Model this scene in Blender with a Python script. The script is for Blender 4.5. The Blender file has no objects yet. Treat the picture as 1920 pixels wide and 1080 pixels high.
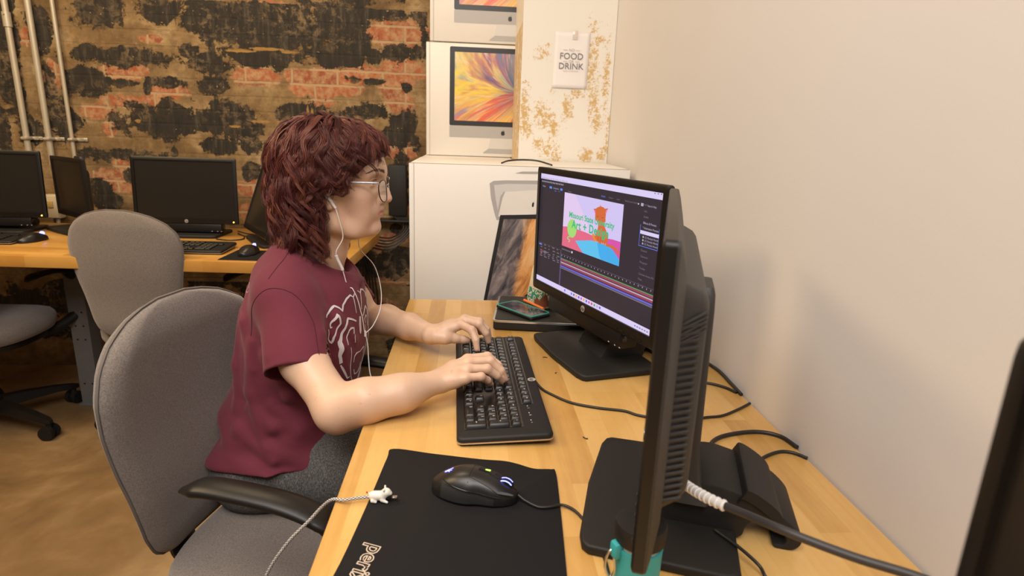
import bpy, bmesh, math, random
import numpy as np
from math import pi, sin, cos, radians as R
from mathutils import Vector, Matrix, Euler
from mathutils.bvhtree import BVHTree

scene = bpy.context.scene
COL = scene.collection
V = Vector

# ------------------------------------------------------------------ camera
cam_d = bpy.data.cameras.new('camera')
cam_d.sensor_width = 36.0
cam_d.lens = 20.956
cam_d.clip_start = 0.02
cam_d.dof.use_dof = True
cam_d.dof.focus_distance = 1.22
cam_d.dof.aperture_fstop = 7.0
cam = bpy.data.objects.new('camera', cam_d)
COL.objects.link(cam)
_M = np.array([[0.997227, 0.017292, 0.072390], [-0.065591, -0.255460, 0.964592], [0.035172, -0.966665, -0.253617]])
_u, _s, _vt = np.linalg.svd(_M)
_M = _u @ _vt
cam.matrix_world = Matrix(((_M[0, 0], -_M[0, 1], -_M[0, 2], 0.0),
                           (_M[1, 0], -_M[1, 1], -_M[1, 2], 0.0),
                           (_M[2, 0], -_M[2, 1], -_M[2, 2], 1.21),
                           (0, 0, 0, 1)))
scene.camera = cam

# ------------------------------------------------------------------ world, lights, exposure
world = bpy.data.worlds.new('room_ambience')
scene.world = world
world.use_nodes = True
world.node_tree.nodes['Background'].inputs[0].default_value = (1.0, 0.86, 0.68, 1)
world.node_tree.nodes['Background'].inputs[1].default_value = 0.25

def area_light(name, loc, target, size, power, color, size_y=None):
    d = bpy.data.lights.new(name, 'AREA')
    d.shape = 'RECTANGLE'
    d.size = size
    d.size_y = size_y or size
    d.energy = power
    d.color = color
    o = bpy.data.objects.new(name, d)
    COL.objects.link(o)
    o.location = loc
    o.rotation_euler = (V(target) - V(loc)).to_track_quat('-Z', 'Y').to_euler()
    return o

area_light('ceiling_light_near', (-0.75, 0.15, 2.62), (-0.35, 1.0, 0.7), 1.2, 34, (1.0, 0.92, 0.84), 1.1)
area_light('bounced_flash_over_camera', (0.0, -0.7, 2.70), (-0.1, 1.1, 0.9), 1.5, 52, (1.0, 0.95, 0.92), 1.0)  # added stand-in for flash bounced off the ceiling, not a ceiling lamp
area_light('ceiling_light_left', (-2.2, 1.2, 2.70), (-1.9, 2.0, 0.3), 0.7, 50, (1.0, 0.74, 0.42), 1.2)
area_light('ceiling_light_back', (-0.9, 2.25, 2.72), (-0.7, 2.3, 0.3), 0.6, 14, (1.0, 0.78, 0.50), 0.6)

vs = scene.view_settings
vs.view_transform = 'Standard'
vs.look = 'None'
vs.gamma = 1.0
vs.exposure = 0.08
vs.use_curve_mapping = False

# ------------------------------------------------------------------ object helpers
def link(o):
    COL.objects.link(o)
    return o

_MATS = {}
def thing(name, label, cat, loc=(0, 0, 0), rz=0.0, group=None):
    o = link(bpy.data.objects.new(name, None))
    o.empty_display_size = 0.05
    o.location = loc
    o.rotation_euler = (0, 0, rz)
    o['label'] = label
    o['category'] = cat
    if group:
        o['group'] = group
    return o

def tag(o, label, cat, group=None):
    o['label'] = label
    o['category'] = cat
    if group:
        o['group'] = group
    return o

def setmats(me, m):
    for x in (m if isinstance(m, (list, tuple)) else [m]):
        me.materials.append(x)

def smooth(me, ang=35):
    """smooth shading, edges sharper than ang kept sharp"""
    bm = bmesh.new()
    bm.from_mesh(me)
    for f in bm.faces:
        f.smooth = True
    a = R(ang)
    for e in bm.edges:
        if len(e.link_faces) == 2:
            e.smooth = e.calc_face_angle(0) < a
    bm.to_mesh(me)
    bm.free()

def obj(name, bm, m, parent=None, ang=35, loc=None, rz=None, world=False):
    """link a bmesh (or mesh) as one object; world=True: its coordinates are the room's, not its parent's"""
    if isinstance(bm, bpy.types.Mesh):
        me = bm
    else:
        me = bpy.data.meshes.new(name)
        bmesh.ops.recalc_face_normals(bm, faces=bm.faces)
        bm.to_mesh(me)
        bm.free()
    if not me.materials:
        setmats(me, m)
    if ang:
        smooth(me, ang)
    o = link(bpy.data.objects.new(name, me))
    if loc is not None:
        o.location = loc
    if rz is not None:
        o.rotation_euler = (0, 0, rz)
    if parent is not None:
        o.parent = parent
        if world:
            o.matrix_parent_inverse = wm(parent).inverted()
    return o

def wm(o):
    """room matrix of an object, without waiting for an update"""
    m = Matrix.LocRotScale(o.location, o.rotation_euler, o.scale)
    return (wm(o.parent) @ o.matrix_parent_inverse @ m) if o.parent else m

def struct(name, bm, m, **k):
    o = obj(name, bm, m, **k)
    o['kind'] = 'structure'
    return o

def copy_tree(o, parent=None):
    c = o.copy()
    COL.objects.link(c)
    if parent is not None:
        c.parent = parent
    for ch in list(o.children):
        copy_tree(ch, c)
    return c

def empty_children(o):
    return o.children

# ------------------------------------------------------------------ shape helpers
def B():
    return bmesh.new()

def merge(dst, src, M=None, mi=None):
    if M is not None:
        bmesh.ops.transform(src, matrix=M, verts=src.verts)
    if mi is not None:
        for f in src.faces:
            f.material_index = mi
    me = bpy.data.meshes.new('tmp')
    src.to_mesh(me)
    src.free()
    dst.from_mesh(me)
    bpy.data.meshes.remove(me)
    return dst

def box(bm, size, c=(0, 0, 0), bev=0.0, seg=2, rot=None, mi=0):
    b = bmesh.new()
    bmesh.ops.create_cube(b, size=1)
    bmesh.ops.scale(b, vec=size, verts=b.verts)
    if bev > 0:
        bmesh.ops.bevel(b, geom=list(b.edges), offset=bev, segments=seg, profile=0.5, affect='EDGES')
    M = Matrix.Translation(c)
    if rot is not None:
        M = M @ Euler(rot).to_matrix().to_4x4()
    return merge(bm, b, M, mi)

def box2(bm, lo, hi, bev=0.0, seg=2, mi=0):
    s = [hi[i] - lo[i] for i in range(3)]
    c = [(hi[i] + lo[i]) / 2 for i in range(3)]
    return box(bm, s, c, bev, seg, None, mi)

def prism(bm, pts, h0, h1, M=None, bev=0.0, seg=2, mi=0):
    """outline in xy from z=h0 to h1, optionally bevelled, then placed by M"""
    b = bmesh.new()
    vv = [b.verts.new((p[0], p[1], h0)) for p in pts]
    f = b.faces.new(vv)
    r = bmesh.ops.extrude_face_region(b, geom=[f])
    up = [v for v in r['geom'] if isinstance(v, bmesh.types.BMVert)]
    bmesh.ops.translate(b, vec=(0, 0, h1 - h0), verts=up)
    bmesh.ops.recalc_face_normals(b, faces=b.faces)
    if bev > 0:
        ed = [e for e in b.edges if len(e.link_faces) == 2 and e.calc_face_angle(0) > R(50)
              and abs(e.verts[0].co.z - e.verts[1].co.z) < 1e-6]
        bmesh.ops.bevel(b, geom=ed, offset=bev, segments=seg, profile=0.5, affect='EDGES')
    return merge(bm, b, M, mi)

def rrect(w, h, r, n=6, cx=0, cy=0):
    out = []
    for (sx, sy, a0) in ((1, 1, 0), (-1, 1, 90), (-1, -1, 180), (1, -1, 270)):
        for i in range(n + 1):
            a = R(a0 + 90 * i / n)
            out.append((cx + sx * (w / 2 - r) + r * cos(a), cy + sy * (h / 2 - r) + r * sin(a)))
    return out

def catmull(pts, n=8, closed=False):
    P = [V(p) for p in pts]
    out = []
    m = len(P)
    rng = range(m if closed else m - 1)
    for i in rng:
        if closed:
            p0, p1, p2, p3 = P[(i - 1) % m], P[i], P[(i + 1) % m], P[(i + 2) % m]
        else:
            p1, p2 = P[i], P[i + 1]
            p0 = P[i - 1] if i > 0 else p1 + (p1 - p2)
            p3 = P[i + 2] if i + 2 < m else p2 + (p2 - p1)
        for j in range(n):
            t = j / n
            out.append(0.5 * ((2 * p1) + (-p0 + p2) * t + (2 * p0 - 5 * p1 + 4 * p2 - p3) * t * t
                              + (-p0 + 3 * p1 - 3 * p2 + p3) * t ** 3))
    if not closed:
        out.append(P[-1])
    return out

def tube(bm, pts, r, seg=8, caps=True, flat=1.0, mi=0, closed=False, up=None):
    """sweep; r number or list; flat = thickness ratio across the second axis"""
    P = [V(p) for p in pts]
    n = len(P)
    rings = []
    ref = V(up) if up is not None else None
    for i in range(n):
        if closed:
            t = (P[(i + 1) % n] - P[i - 1])
        else:
            t = P[min(i + 1, n - 1)] - P[max(i - 1, 0)]
        t.normalize()
        if ref is None:
            ref = V((0, 0, 1)) if abs(t.z) < 0.9 else V((1, 0, 0))
        x = ref - t * ref.dot(t)
        if x.length < 1e-6:
            x = t.orthogonal()
        x.normalize()
        if up is None:
            ref = x
        y = t.cross(x)
        rr = r[i] if isinstance(r, (list, tuple)) else r
        rings.append([bm.verts.new(P[i] + x * (rr * flat * cos(2 * pi * k / seg)) + y * (rr * sin(2 * pi * k / seg))) for k in range(seg)])
    for i in range(n if closed else n - 1):
        a, b = rings[i], rings[(i + 1) % n]
        for k in range(seg):
            f = bm.faces.new((a[k], a[(k + 1) % seg], b[(k + 1) % seg], b[k]))
            f.material_index = mi
    if caps and not closed:
        f = bm.faces.new(rings[0][::-1]); f.material_index = mi
        f = bm.faces.new(rings[-1]); f.material_index = mi
    return bm

def loft(bm, rings, caps=True, mi=0, closed=True):
    vr = [[bm.verts.new(p) for p in r] for r in rings]
    for a, b in zip(vr[:-1], vr[1:]):
        n = len(a)
        for k in range(n if closed else n - 1):
            f = bm.faces.new((a[k], a[(k + 1) % n], b[(k + 1) % n], b[k]))
            f.material_index = mi
    if caps:
        f = bm.faces.new(vr[0][::-1]); f.material_index = mi
        f = bm.faces.new(vr[-1]); f.material_index = mi
    return bm

def lathe(bm, prof, seg=32, M=None, mi=0):
    b = bmesh.new()
    rings = []
    for (r, z) in prof:
        rings.append([(r * cos(2 * pi * k / seg), r * sin(2 * pi * k / seg), z) for k in range(seg)])
    loft(b, rings, True)
    return merge(bm, b, M, mi)

def text_mesh(s, size, extrude=0.0, font_off=0.0, shear=0.0, align='CENTER', space=1.0):
    cu = bpy.data.curves.new('txt', 'FONT')
    cu.body = s
    cu.size = size
    cu.extrude = extrude
    cu.offset = font_off
    cu.shear = shear
    cu.align_x = align
    cu.align_y = 'CENTER'
    cu.space_character = space
    cu.resolution_u = 3
    o = bpy.data.objects.new('txt', cu)
    COL.objects.link(o)
    dg = bpy.context.evaluated_depsgraph_get()
    dg.update()
    me = bpy.data.meshes.new_from_object(o.evaluated_get(dg))
    COL.objects.unlink(o)
    bpy.data.objects.remove(o)
    bpy.data.curves.remove(cu)
    return me

def add_text(bm, s, size, M, mi=0, **k):
    me = text_mesh(s, size, **k)
    b = bmesh.new()
    b.from_mesh(me)
    bpy.data.meshes.remove(me)
    return merge(bm, b, M, mi)

def frame(o, x, y, z=None):
    """matrix with the given axes as columns"""
    x = V(x).normalized(); y = V(y).normalized()
    z = V(z).normalized() if z is not None else x.cross(y)
    M = Matrix((x, y, z)).transposed().to_4x4()
    M.translation = V(o)
    return M

# ------------------------------------------------------------------ signed-distance modelling
import openvdb
class SDF:
    def __init__(s, lo, hi, h):
        s.lo = np.array(lo, float); s.h = h
        s.n = np.ceil((np.array(hi, float) - s.lo) / h).astype(int) + 1
        s.f = np.full(tuple(s.n), 0.05, np.float32)
        s.M = None
    def world(s, p):
        p = V(p)
        return np.array((s.M @ p) if s.M is not None else p)
    def win(s, lo, hi):
        i0 = np.clip(np.floor((np.minimum(lo, hi) - s.lo) / s.h).astype(int), 0, s.n)
        i1 = np.clip(np.ceil((np.maximum(lo, hi) - s.lo) / s.h).astype(int) + 1, 0, s.n)
        if (i1 <= i0).any():
            return None, None
        ax = [s.lo[k] + s.h * np.arange(i0[k], i1[k]) for k in range(3)]
        X, Y, Z = np.meshgrid(*ax, indexing='ij')
        return tuple(slice(i0[k], i1[k]) for k in range(3)), (X.astype(np.float32), Y.astype(np.float32), Z.astype(np.float32))
    def blend(s, sl, d, k, mode):
        a = s.f[sl]
        if mode == 'u':
            if k > 0:
                h = np.clip(k - np.abs(a - d), 0, None) / k
                s.f[sl] = np.minimum(a, d) - h * h * k * 0.25
            else:
                s.f[sl] = np.minimum(a, d)
        else:
            d = -d
            if k > 0:
                h = np.clip(k - np.abs(a - d), 0, None) / k
                s.f[sl] = np.maximum(a, d) + h * h * k * 0.25
            else:
                s.f[sl] = np.maximum(a, d)
    def cap(s, a, b, ra, rb=None, k=0.01, mode='u', sq=None):
        rb = ra if rb is None else rb
        a = s.world(a); b = s.world(b)
        m = max(ra, rb) + k + 4 * s.h
        sl, g = s.win(np.minimum(a, b) - m, np.maximum(a, b) + m)
        if sl is None:
            return
        ba = b - a
        L = float((ba * ba).sum()) + 1e-12
        px, py, pz = g[0] - a[0], g[1] - a[1], g[2] - a[2]
        t = np.clip((px * ba[0] + py * ba[1] + pz * ba[2]) / L, 0, 1)
        d = np.sqrt((px - t * ba[0]) ** 2 + (py - t * ba[1]) ** 2 + (pz - t * ba[2]) ** 2) - (ra + (rb - ra) * t)
        s.blend(sl, d, k, mode)
    def chain(s, pts, rs, k=0.01, mode='u'):
        for i in range(len(pts) - 1):
            s.cap(pts[i], pts[i + 1], rs[i], rs[i + 1], k, mode)
    def ell(s, c, r, k=0.01, mode='u', rot=None):
        c = s.world(c)
        r = np.array(r, float)
        Rm = np.eye(3)
        if s.M is not None:
            Rm = np.array(s.M.to_3x3())
        if rot is not None:
            Rm = Rm @ np.array(Euler(rot).to_matrix())
        m = r.max() + k + 4 * s.h
        sl, g = s.win(c - m, c + m)
        if sl is None:
            return
        p = [g[i] - c[i] for i in range(3)]
        q = [p[0] * Rm[0, i] + p[1] * Rm[1, i] + p[2] * Rm[2, i] for i in range(3)]
        k0 = np.sqrt(sum((q[i] / r[i]) ** 2 for i in range(3)))
        k1 = np.sqrt(sum((q[i] / r[i] ** 2) ** 2 for i in range(3))) + 1e-9
        s.blend(sl, k0 * (k0 - 1) / k1, k, mode)
    def bx(s, c, r, rad=0.0, k=0.0, mode='u', rot=None):
        c = s.world(c)
        r = np.array(r, float)
        Rm = np.eye(3)
        if s.M is not None:
            Rm = np.array(s.M.to_3x3())
        if rot is not None:
            Rm = Rm @ np.array(Euler(rot).to_matrix())
        m = float(np.linalg.norm(r)) + k + 4 * s.h
        sl, g = s.win(c - m, c + m)
        if sl is None:
            return
        p = [g[i] - c[i] for i in range(3)]
        q = [np.abs(p[0] * Rm[0, i] + p[1] * Rm[1, i] + p[2] * Rm[2, i]) - (r[i] - rad) for i in range(3)]
        d = np.sqrt(sum(np.clip(x, 0, None) ** 2 for x in q)) + np.minimum(np.maximum(q[0], np.maximum(q[1], q[2])), 0) - rad
        s.blend(sl, d, k, mode)
    def mesh(s, name):
        g = openvdb.FloatGrid()
        g.background = 3.0 * s.h
        f = np.clip(s.f, -3 * s.h, 3 * s.h)
        g.copyFromArray(np.ascontiguousarray(f))
        p, t, q = g.convertToPolygons(0.0)
        p = p * s.h + s.lo
        me = bpy.data.meshes.new(name)
        q = q.astype(np.int32)
        a_, b_, c_ = p[q[:, 0]], p[q[:, 1]], p[q[:, 2]]
        if float((a_ * np.cross(b_, c_)).sum()) < 0:      # faces must look outwards
            q = np.ascontiguousarray(q[:, ::-1])
        mesh_fill(me, p.astype(np.float32), q)
        return me

def mesh_fill(me, p, q):
    n = q.shape[1]
    me.vertices.add(len(p))
    me.vertices.foreach_set('co', p.astype(np.float32).ravel())
    me.loops.add(q.size)
    me.loops.foreach_set('vertex_index', q.astype(np.int32).ravel())
    me.polygons.add(len(q))
    me.polygons.foreach_set('loop_start', (np.arange(len(q)) * n).astype(np.int32))
    me.update(calc_edges=True)
    me.polygons.foreach_set('use_smooth', np.ones(len(q), bool))
    me.validate()

def vcoords(me):
    a = np.empty(len(me.vertices) * 3, np.float32)
    me.vertices.foreach_get('co', a)
    return a.reshape(-1, 3)

def relax(me, it=2, fac=0.5):
    """laplacian smoothing of a mesh, in place"""
    p = vcoords(me).astype(np.float64)
    e = np.empty(len(me.edges) * 2, np.int32)
    me.edges.foreach_get('vertices', e)
    e = e.reshape(-1, 2)
    cnt = np.bincount(e.ravel(), minlength=len(p)).astype(float)[:, None]
    cnt[cnt == 0] = 1
    for _ in range(it):
        acc = np.zeros_like(p)
        for k in range(3):
            acc[:, k] = np.bincount(e[:, 0], weights=p[e[:, 1], k], minlength=len(p)) + np.bincount(e[:, 1], weights=p[e[:, 0], k], minlength=len(p))
        p += fac * (acc / cnt - p)
    me.vertices.foreach_set('co', p.astype(np.float32).ravel())
    me.update()

# ------------------------------------------------------------------ materials
class NT:
    def __init__(s, name):
        m = bpy.data.materials.new(name)
        m.use_nodes = True
        s.m = m
        s.t = m.node_tree
        s.b = s.t.nodes['Principled BSDF']
        s.out = s.t.nodes['Material Output']
    def n(s, typ, **k):
        nd = s.t.nodes.new(typ)
        for a, v in k.items():
            if a[0] == '_':
                setattr(nd, a[1:], v)
            else:
                key = int(a[1:]) if a[0] == 'i' and a[1:].isdigit() else a.replace('__', ' ')
                s.set(nd, key, v)
        return nd
    def set(s, nd, key, v):
        sock = nd.inputs[key]
        if isinstance(v, bpy.types.NodeSocket):
            s.t.links.new(v, sock)
        else:
            sock.default_value = v
    def mapping(s, scale=(1, 1, 1), rot=(0, 0, 0), loc=(0, 0, 0), kind='Object'):
        tc = s.n('ShaderNodeTexCoord')
        return s.n('ShaderNodeMapping', Vector=tc.outputs[kind], Scale=scale, Rotation=rot, Location=loc).outputs[0]
    def noise(s, vec, scale, detail=3, rough=0.5, dist=0.0):
        n = s.n('ShaderNodeTexNoise', Vector=vec, Scale=scale, Detail=detail, Roughness=rough, Distortion=dist)
        return n.outputs['Fac'] if 'Fac' in n.outputs else n.outputs[0]
    def ramp(s, fac, stops, interp='LINEAR'):
        r = s.n('ShaderNodeValToRGB', Fac=fac)
        cr = r.color_ramp
        cr.interpolation = interp
        while len(cr.elements) < len(stops):
            cr.elements.new(0.5)
        for e, (p, c) in zip(cr.elements, stops):
            e.position = p
            e.color = (c, c, c, 1) if isinstance(c, (int, float)) else (*c, 1)
        return r.outputs[0]
    def mix(s, fac, a, b, blend='MIX'):
        n = s.n('ShaderNodeMix', _data_type='RGBA', _blend_type=blend)
        s.set(n, 0, fac)
        for i, v in ((6, a), (7, b)):
            if isinstance(v, tuple) and len(v) == 3:
                v = (*v, 1)
            s.set(n, i, v)
        return n.outputs[2]
    def math(s, op, a, b=0.0, clamp=False):
        n = s.n('ShaderNodeMath', _operation=op, _use_clamp=clamp)
        s.set(n, 0, a); s.set(n, 1, b)
        return n.outputs[0]
    def bump(s, h, strength=0.3, dist=0.002):
        n = s.n('ShaderNodeBump', Height=h, Strength=strength, Distance=dist)
        s.set(s.b, 'Normal', n.outputs[0])
        return n
    def base(s, c):
        if isinstance(c, tuple) and len(c) == 3:
            c = (*c, 1)
        s.set(s.b, 'Base Color', c)
    def P(s, **k):
        for a, v in k.items():
            s.set(s.b, a.replace('_', ' '), v)

def simple(name, c, rough=0.5, metal=0.0, var=0.0, nscale=40, bump=0.0, bscale=300, bdist=0.0005, spec=0.5, coat=0.0, sheen=0.0):
    t = NT(name)
    vec = t.mapping()
    if var:
        f = t.noise(vec, nscale, 4)
        col = t.mix(f, tuple(x * (1 - var) for x in c), tuple(min(1, x * (1 + var)) for x in c))
        t.base(col)
    else:
        t.base(tuple(c))
    t.P(Roughness=rough, Metallic=metal)
    t.set(t.b, 'Specular IOR Level', spec)
    if coat:
        t.set(t.b, 'Coat Weight', coat)
    if sheen:
        t.set(t.b, 'Sheen Weight', sheen)
    if bump:
        t.bump(t.noise(vec, bscale, 3), bump, bdist)
    return t.m

def emis(name, c, s=1.0, rough=0.3):
    t = NT(name)
    t.base((0.01, 0.01, 0.01))
    t.P(Roughness=rough)
    t.set(t.b, 'Emission Color', (*c, 1))
    t.set(t.b, 'Emission Strength', s)
    return t.m

M = {}
M['black'] = simple('black_plastic', (0.008, 0.007, 0.0065), 0.40, spec=0.35, bump=0.15, bscale=900, bdist=0.0002)
M['black_soft'] = simple('black_textured_plastic', (0.012, 0.011, 0.0105), 0.55, spec=0.35, bump=0.5, bscale=1500, bdist=0.0003)
M['black_gloss'] = simple('glossy_black_plastic', (0.010, 0.009, 0.009), 0.18)
M['rubber'] = simple('black_rubber', (0.008, 0.0075, 0.007), 0.6, spec=0.3)
M['cable'] = simple('black_cable', (0.012, 0.011, 0.011), 0.45)
M['white'] = simple('white_plastic', (0.80, 0.78, 0.75), 0.35)
M['silver'] = simple('silver_metal', (0.62, 0.61, 0.60), 0.28, metal=1.0)
M['steel_paint'] = simple('grey_painted_steel', (0.125, 0.120, 0.115), 0.45, var=0.15, nscale=30)
M['print_white'] = simple('white_print', (0.62, 0.60, 0.57), 0.6)
M['led_amber'] = emis('amber_led', (1.0, 0.55, 0.05), 6)
M['led_blue'] = emis('blue_led', (0.16, 0.17, 1.0), 6)
M['led_green'] = emis('green_led', (0.5, 1.0, 0.1), 3)
# ================================================================== the room
WALL_X = 0.527
WALL_Y = 2.93
XL, YN, CZ = -4.6, -2.6, 2.85

def floor_mat():
    t = NT('stained_concrete')
    v = t.mapping()
    n1 = t.noise(v, 2.2, 6, 0.6, 0.4)
    n2 = t.noise(v, 14, 5, 0.6)
    c = t.ramp(n1, [(0.28, (0.10, 0.058, 0.022)), (0.48, (0.22, 0.13, 0.055)), (0.62, (0.34, 0.225, 0.11)), (0.75, (0.42, 0.30, 0.16))])
    c = t.mix(t.ramp(n2, [(0.35, 0.0), (0.7, 0.55)]), c, (0.20, 0.12, 0.05))
    sp = t.ramp(t.noise(v, 7, 2, 0.4), [(0.70, 0.0), (0.74, 0.7)])
    c = t.mix(sp, c, (0.05, 0.03, 0.015))
    t.base(c)
    t.P(Roughness=t.ramp(n2, [(0.3, 0.35), (0.7, 0.6)]))
    t.bump(n2, 0.12, 0.004)
    return t.m

def cream_mat():
    t = NT('cream_wall_paint')
    v = t.mapping()
    n = t.noise(v, 3, 3)
    t.base(t.mix(n, (0.63, 0.60, 0.58), (0.66, 0.63, 0.61)))
    t.P(Roughness=0.75)
    t.bump(t.noise(v, 220, 4), 0.25, 0.0008)
    return t.m

def brick_mat():
    t = NT('old_brick_with_peeling_paint')
    v = t.mapping()
    a1 = t.n('ShaderNodeAttribute', _attribute_name='black_paint').outputs['Fac']
    a2 = t.n('ShaderNodeAttribute', _attribute_name='bare_brick').outputs['Fac']
    # bricks lie along x, courses along z
    sep = t.n('ShaderNodeSeparateXYZ', Vector=v)
    wob = t.noise(v, 9, 3)
    zz = t.math('ADD', sep.outputs[2], t.math('MULTIPLY', t.math('SUBTRACT', wob, 0.5), 0.012))
    xx = t.math('ADD', sep.outputs[0], t.math('MULTIPLY', t.math('SUBTRACT', wob, 0.5), 0.016))
    uv = t.n('ShaderNodeCombineXYZ', X=xx, Y=zz)
    bk = t.n('ShaderNodeTexBrick', Vector=uv.outputs[0], Scale=1.0, Mortar__Size=0.006, Mortar__Smooth=0.35, Bias=-0.2,
             Brick__Width=0.205, Row__Height=0.066, Color1=(0.34, 0.095, 0.035, 1), Color2=(0.22, 0.055, 0.025, 1), Mortar=(0.38, 0.27, 0.15, 1))
    wash = t.ramp(t.noise(v, 30, 8, 0.7), [(0.42, 0.0), (0.62, 0.9)])
    brick = t.mix(wash, bk.outputs['Color'], (0.42, 0.26, 0.13))
    # bare plaster
    n1 = t.noise(v, 5, 6, 0.62, 0.3)
    n2 = t.noise(v, 26, 6, 0.7)
    pl = t.ramp(n1, [(0.30, (0.05, 0.033, 0.016)), (0.43, (0.15, 0.09, 0.033)), (0.56, (0.26, 0.165, 0.07)), (0.70, (0.40, 0.29, 0.15))])
    pl = t.mix(t.ramp(n2, [(0.45, 0.0), (0.62, 0.6)]), pl, (0.13, 0.075, 0.03))
    # black tar paint, worn to grey along the courses
    gz = t.n('ShaderNodeMapping', Vector=v, Scale=(30, 1, 4)).outputs[0]
    st = t.noise(gz, 1.4, 5, 0.7)
    bl = t.ramp(st, [(0.32, (0.010, 0.008, 0.005)), (0.55, (0.024, 0.018, 0.012)), (0.72, (0.085, 0.068, 0.045))])
    e1 = t.math('MULTIPLY', t.math('SUBTRACT', t.noise(v, 9, 9, 0.66, 0.5), 0.5), 1.9)
    e3 = t.math('MULTIPLY', t.math('SUBTRACT', t.noise(v, 45, 6, 0.7), 0.5), 0.8)
    f1 = t.ramp(t.math('ADD', t.math('ADD', a1, e1), e3), [(0.555, 0.0), (0.64, 1.0)])
    e2 = t.math('MULTIPLY', t.math('SUBTRACT', t.noise(v, 14, 8, 0.7), 0.5), 1.6)
    f2 = t.ramp(t.math('ADD', a2, e2), [(0.46, 0.0), (0.58, 1.0)])
    c = t.mix(f2, pl, brick)
    c = t.mix(f1, c, bl)
    sc = t.math('MULTIPLY', t.ramp(t.noise(v, 24, 10, 0.75, 0.4), [(0.50, 0.0), (0.60, 0.8)]), t.ramp(t.noise(v, 4.5, 3), [(0.42, 0.0), (0.6, 1.0)]))
    c = t.mix(sc, c, t.mix(n2, (0.12, 0.08, 0.04), (0.30, 0.20, 0.10)))
    a3 = t.n('ShaderNodeAttribute', _attribute_name='ochre_smear').outputs['Fac']
    c = t.mix(t.ramp(t.math('ADD', t.math('MULTIPLY', a3, 0.8), t.math('ADD', t.math('MULTIPLY', e3, 0.7), t.math('MULTIPLY', e1, 0.35))), [(0.50, 0.0), (0.60, 0.8)]), c, (0.36, 0.20, 0.05))
    # scattered flakes where the paint chipped off
    ch = t.ramp(t.noise(v, 75, 3, 0.5), [(0.70, 0.0), (0.72, 1.0)])
    c = t.mix(ch, c, (0.30, 0.19, 0.085))
    t.base(c)
    t.P(Roughness=0.85)
    hb = t.math('SUBTRACT', t.math('MULTIPLY', n2, 0.5), t.math('MULTIPLY', bk.outputs['Fac'], 0.25))
    hb = t.math('ADD', hb, t.math('MULTIPLY', f1, 0.4))
    t.bump(hb, 0.6, 0.008)
    return t.m

def pillar_mat():
    t = NT('white_paint_worn_to_ochre')
    v = t.mapping()
    a = t.n('ShaderNodeAttribute', _attribute_name='worn').outputs['Fac']
    e = t.math('MULTIPLY', t.math('SUBTRACT', t.noise(v, 16, 3, 0.5), 0.5), 0.5)
    e2 = t.math('MULTIPLY', t.math('SUBTRACT', t.noise(v, 60, 10, 0.85), 0.5), 2.6)
    f = t.ramp(t.math('ADD', t.math('ADD', a, e), e2), [(0.45, 0.0), (0.55, 1.0)])
    t.base(t.mix(f, (0.76, 0.72, 0.65), (0.58, 0.38, 0.14)))
    t.P(Roughness=0.6)
    # board form marks
    w = t.n('ShaderNodeMapping', Vector=v, Scale=(60, 60, 1)).outputs[0]
    t.bump(t.noise(w, 1.5, 3), 0.15, 0.003)
    return t.m

# floor and plain shell
struct('floor', box2(B(), (XL, YN, -0.1), (WALL_X + 0.1, WALL_Y + 0.1, 0.0)), floor_mat(), ang=None)
plain = simple('warm_white_paint', (0.50, 0.43, 0.33), 0.8, var=0.05, nscale=3)
struct('ceiling', box2(B(), (XL, YN, CZ), (WALL_X + 0.1, WALL_Y + 0.1, CZ + 0.1)), plain, ang=None)
struct('wall_left', box2(B(), (XL - 0.1, YN, 0), (XL, WALL_Y + 0.1, CZ)), plain, ang=None)
struct('wall_near', box2(B(), (XL, YN - 0.1, 0), (WALL_X + 0.1, YN, CZ)), plain, ang=None)
struct('wall_right', box2(B(), (WALL_X, YN, 0), (WALL_X + 0.1, WALL_Y + 0.1, CZ)), cream_mat(), ang=None)

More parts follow.
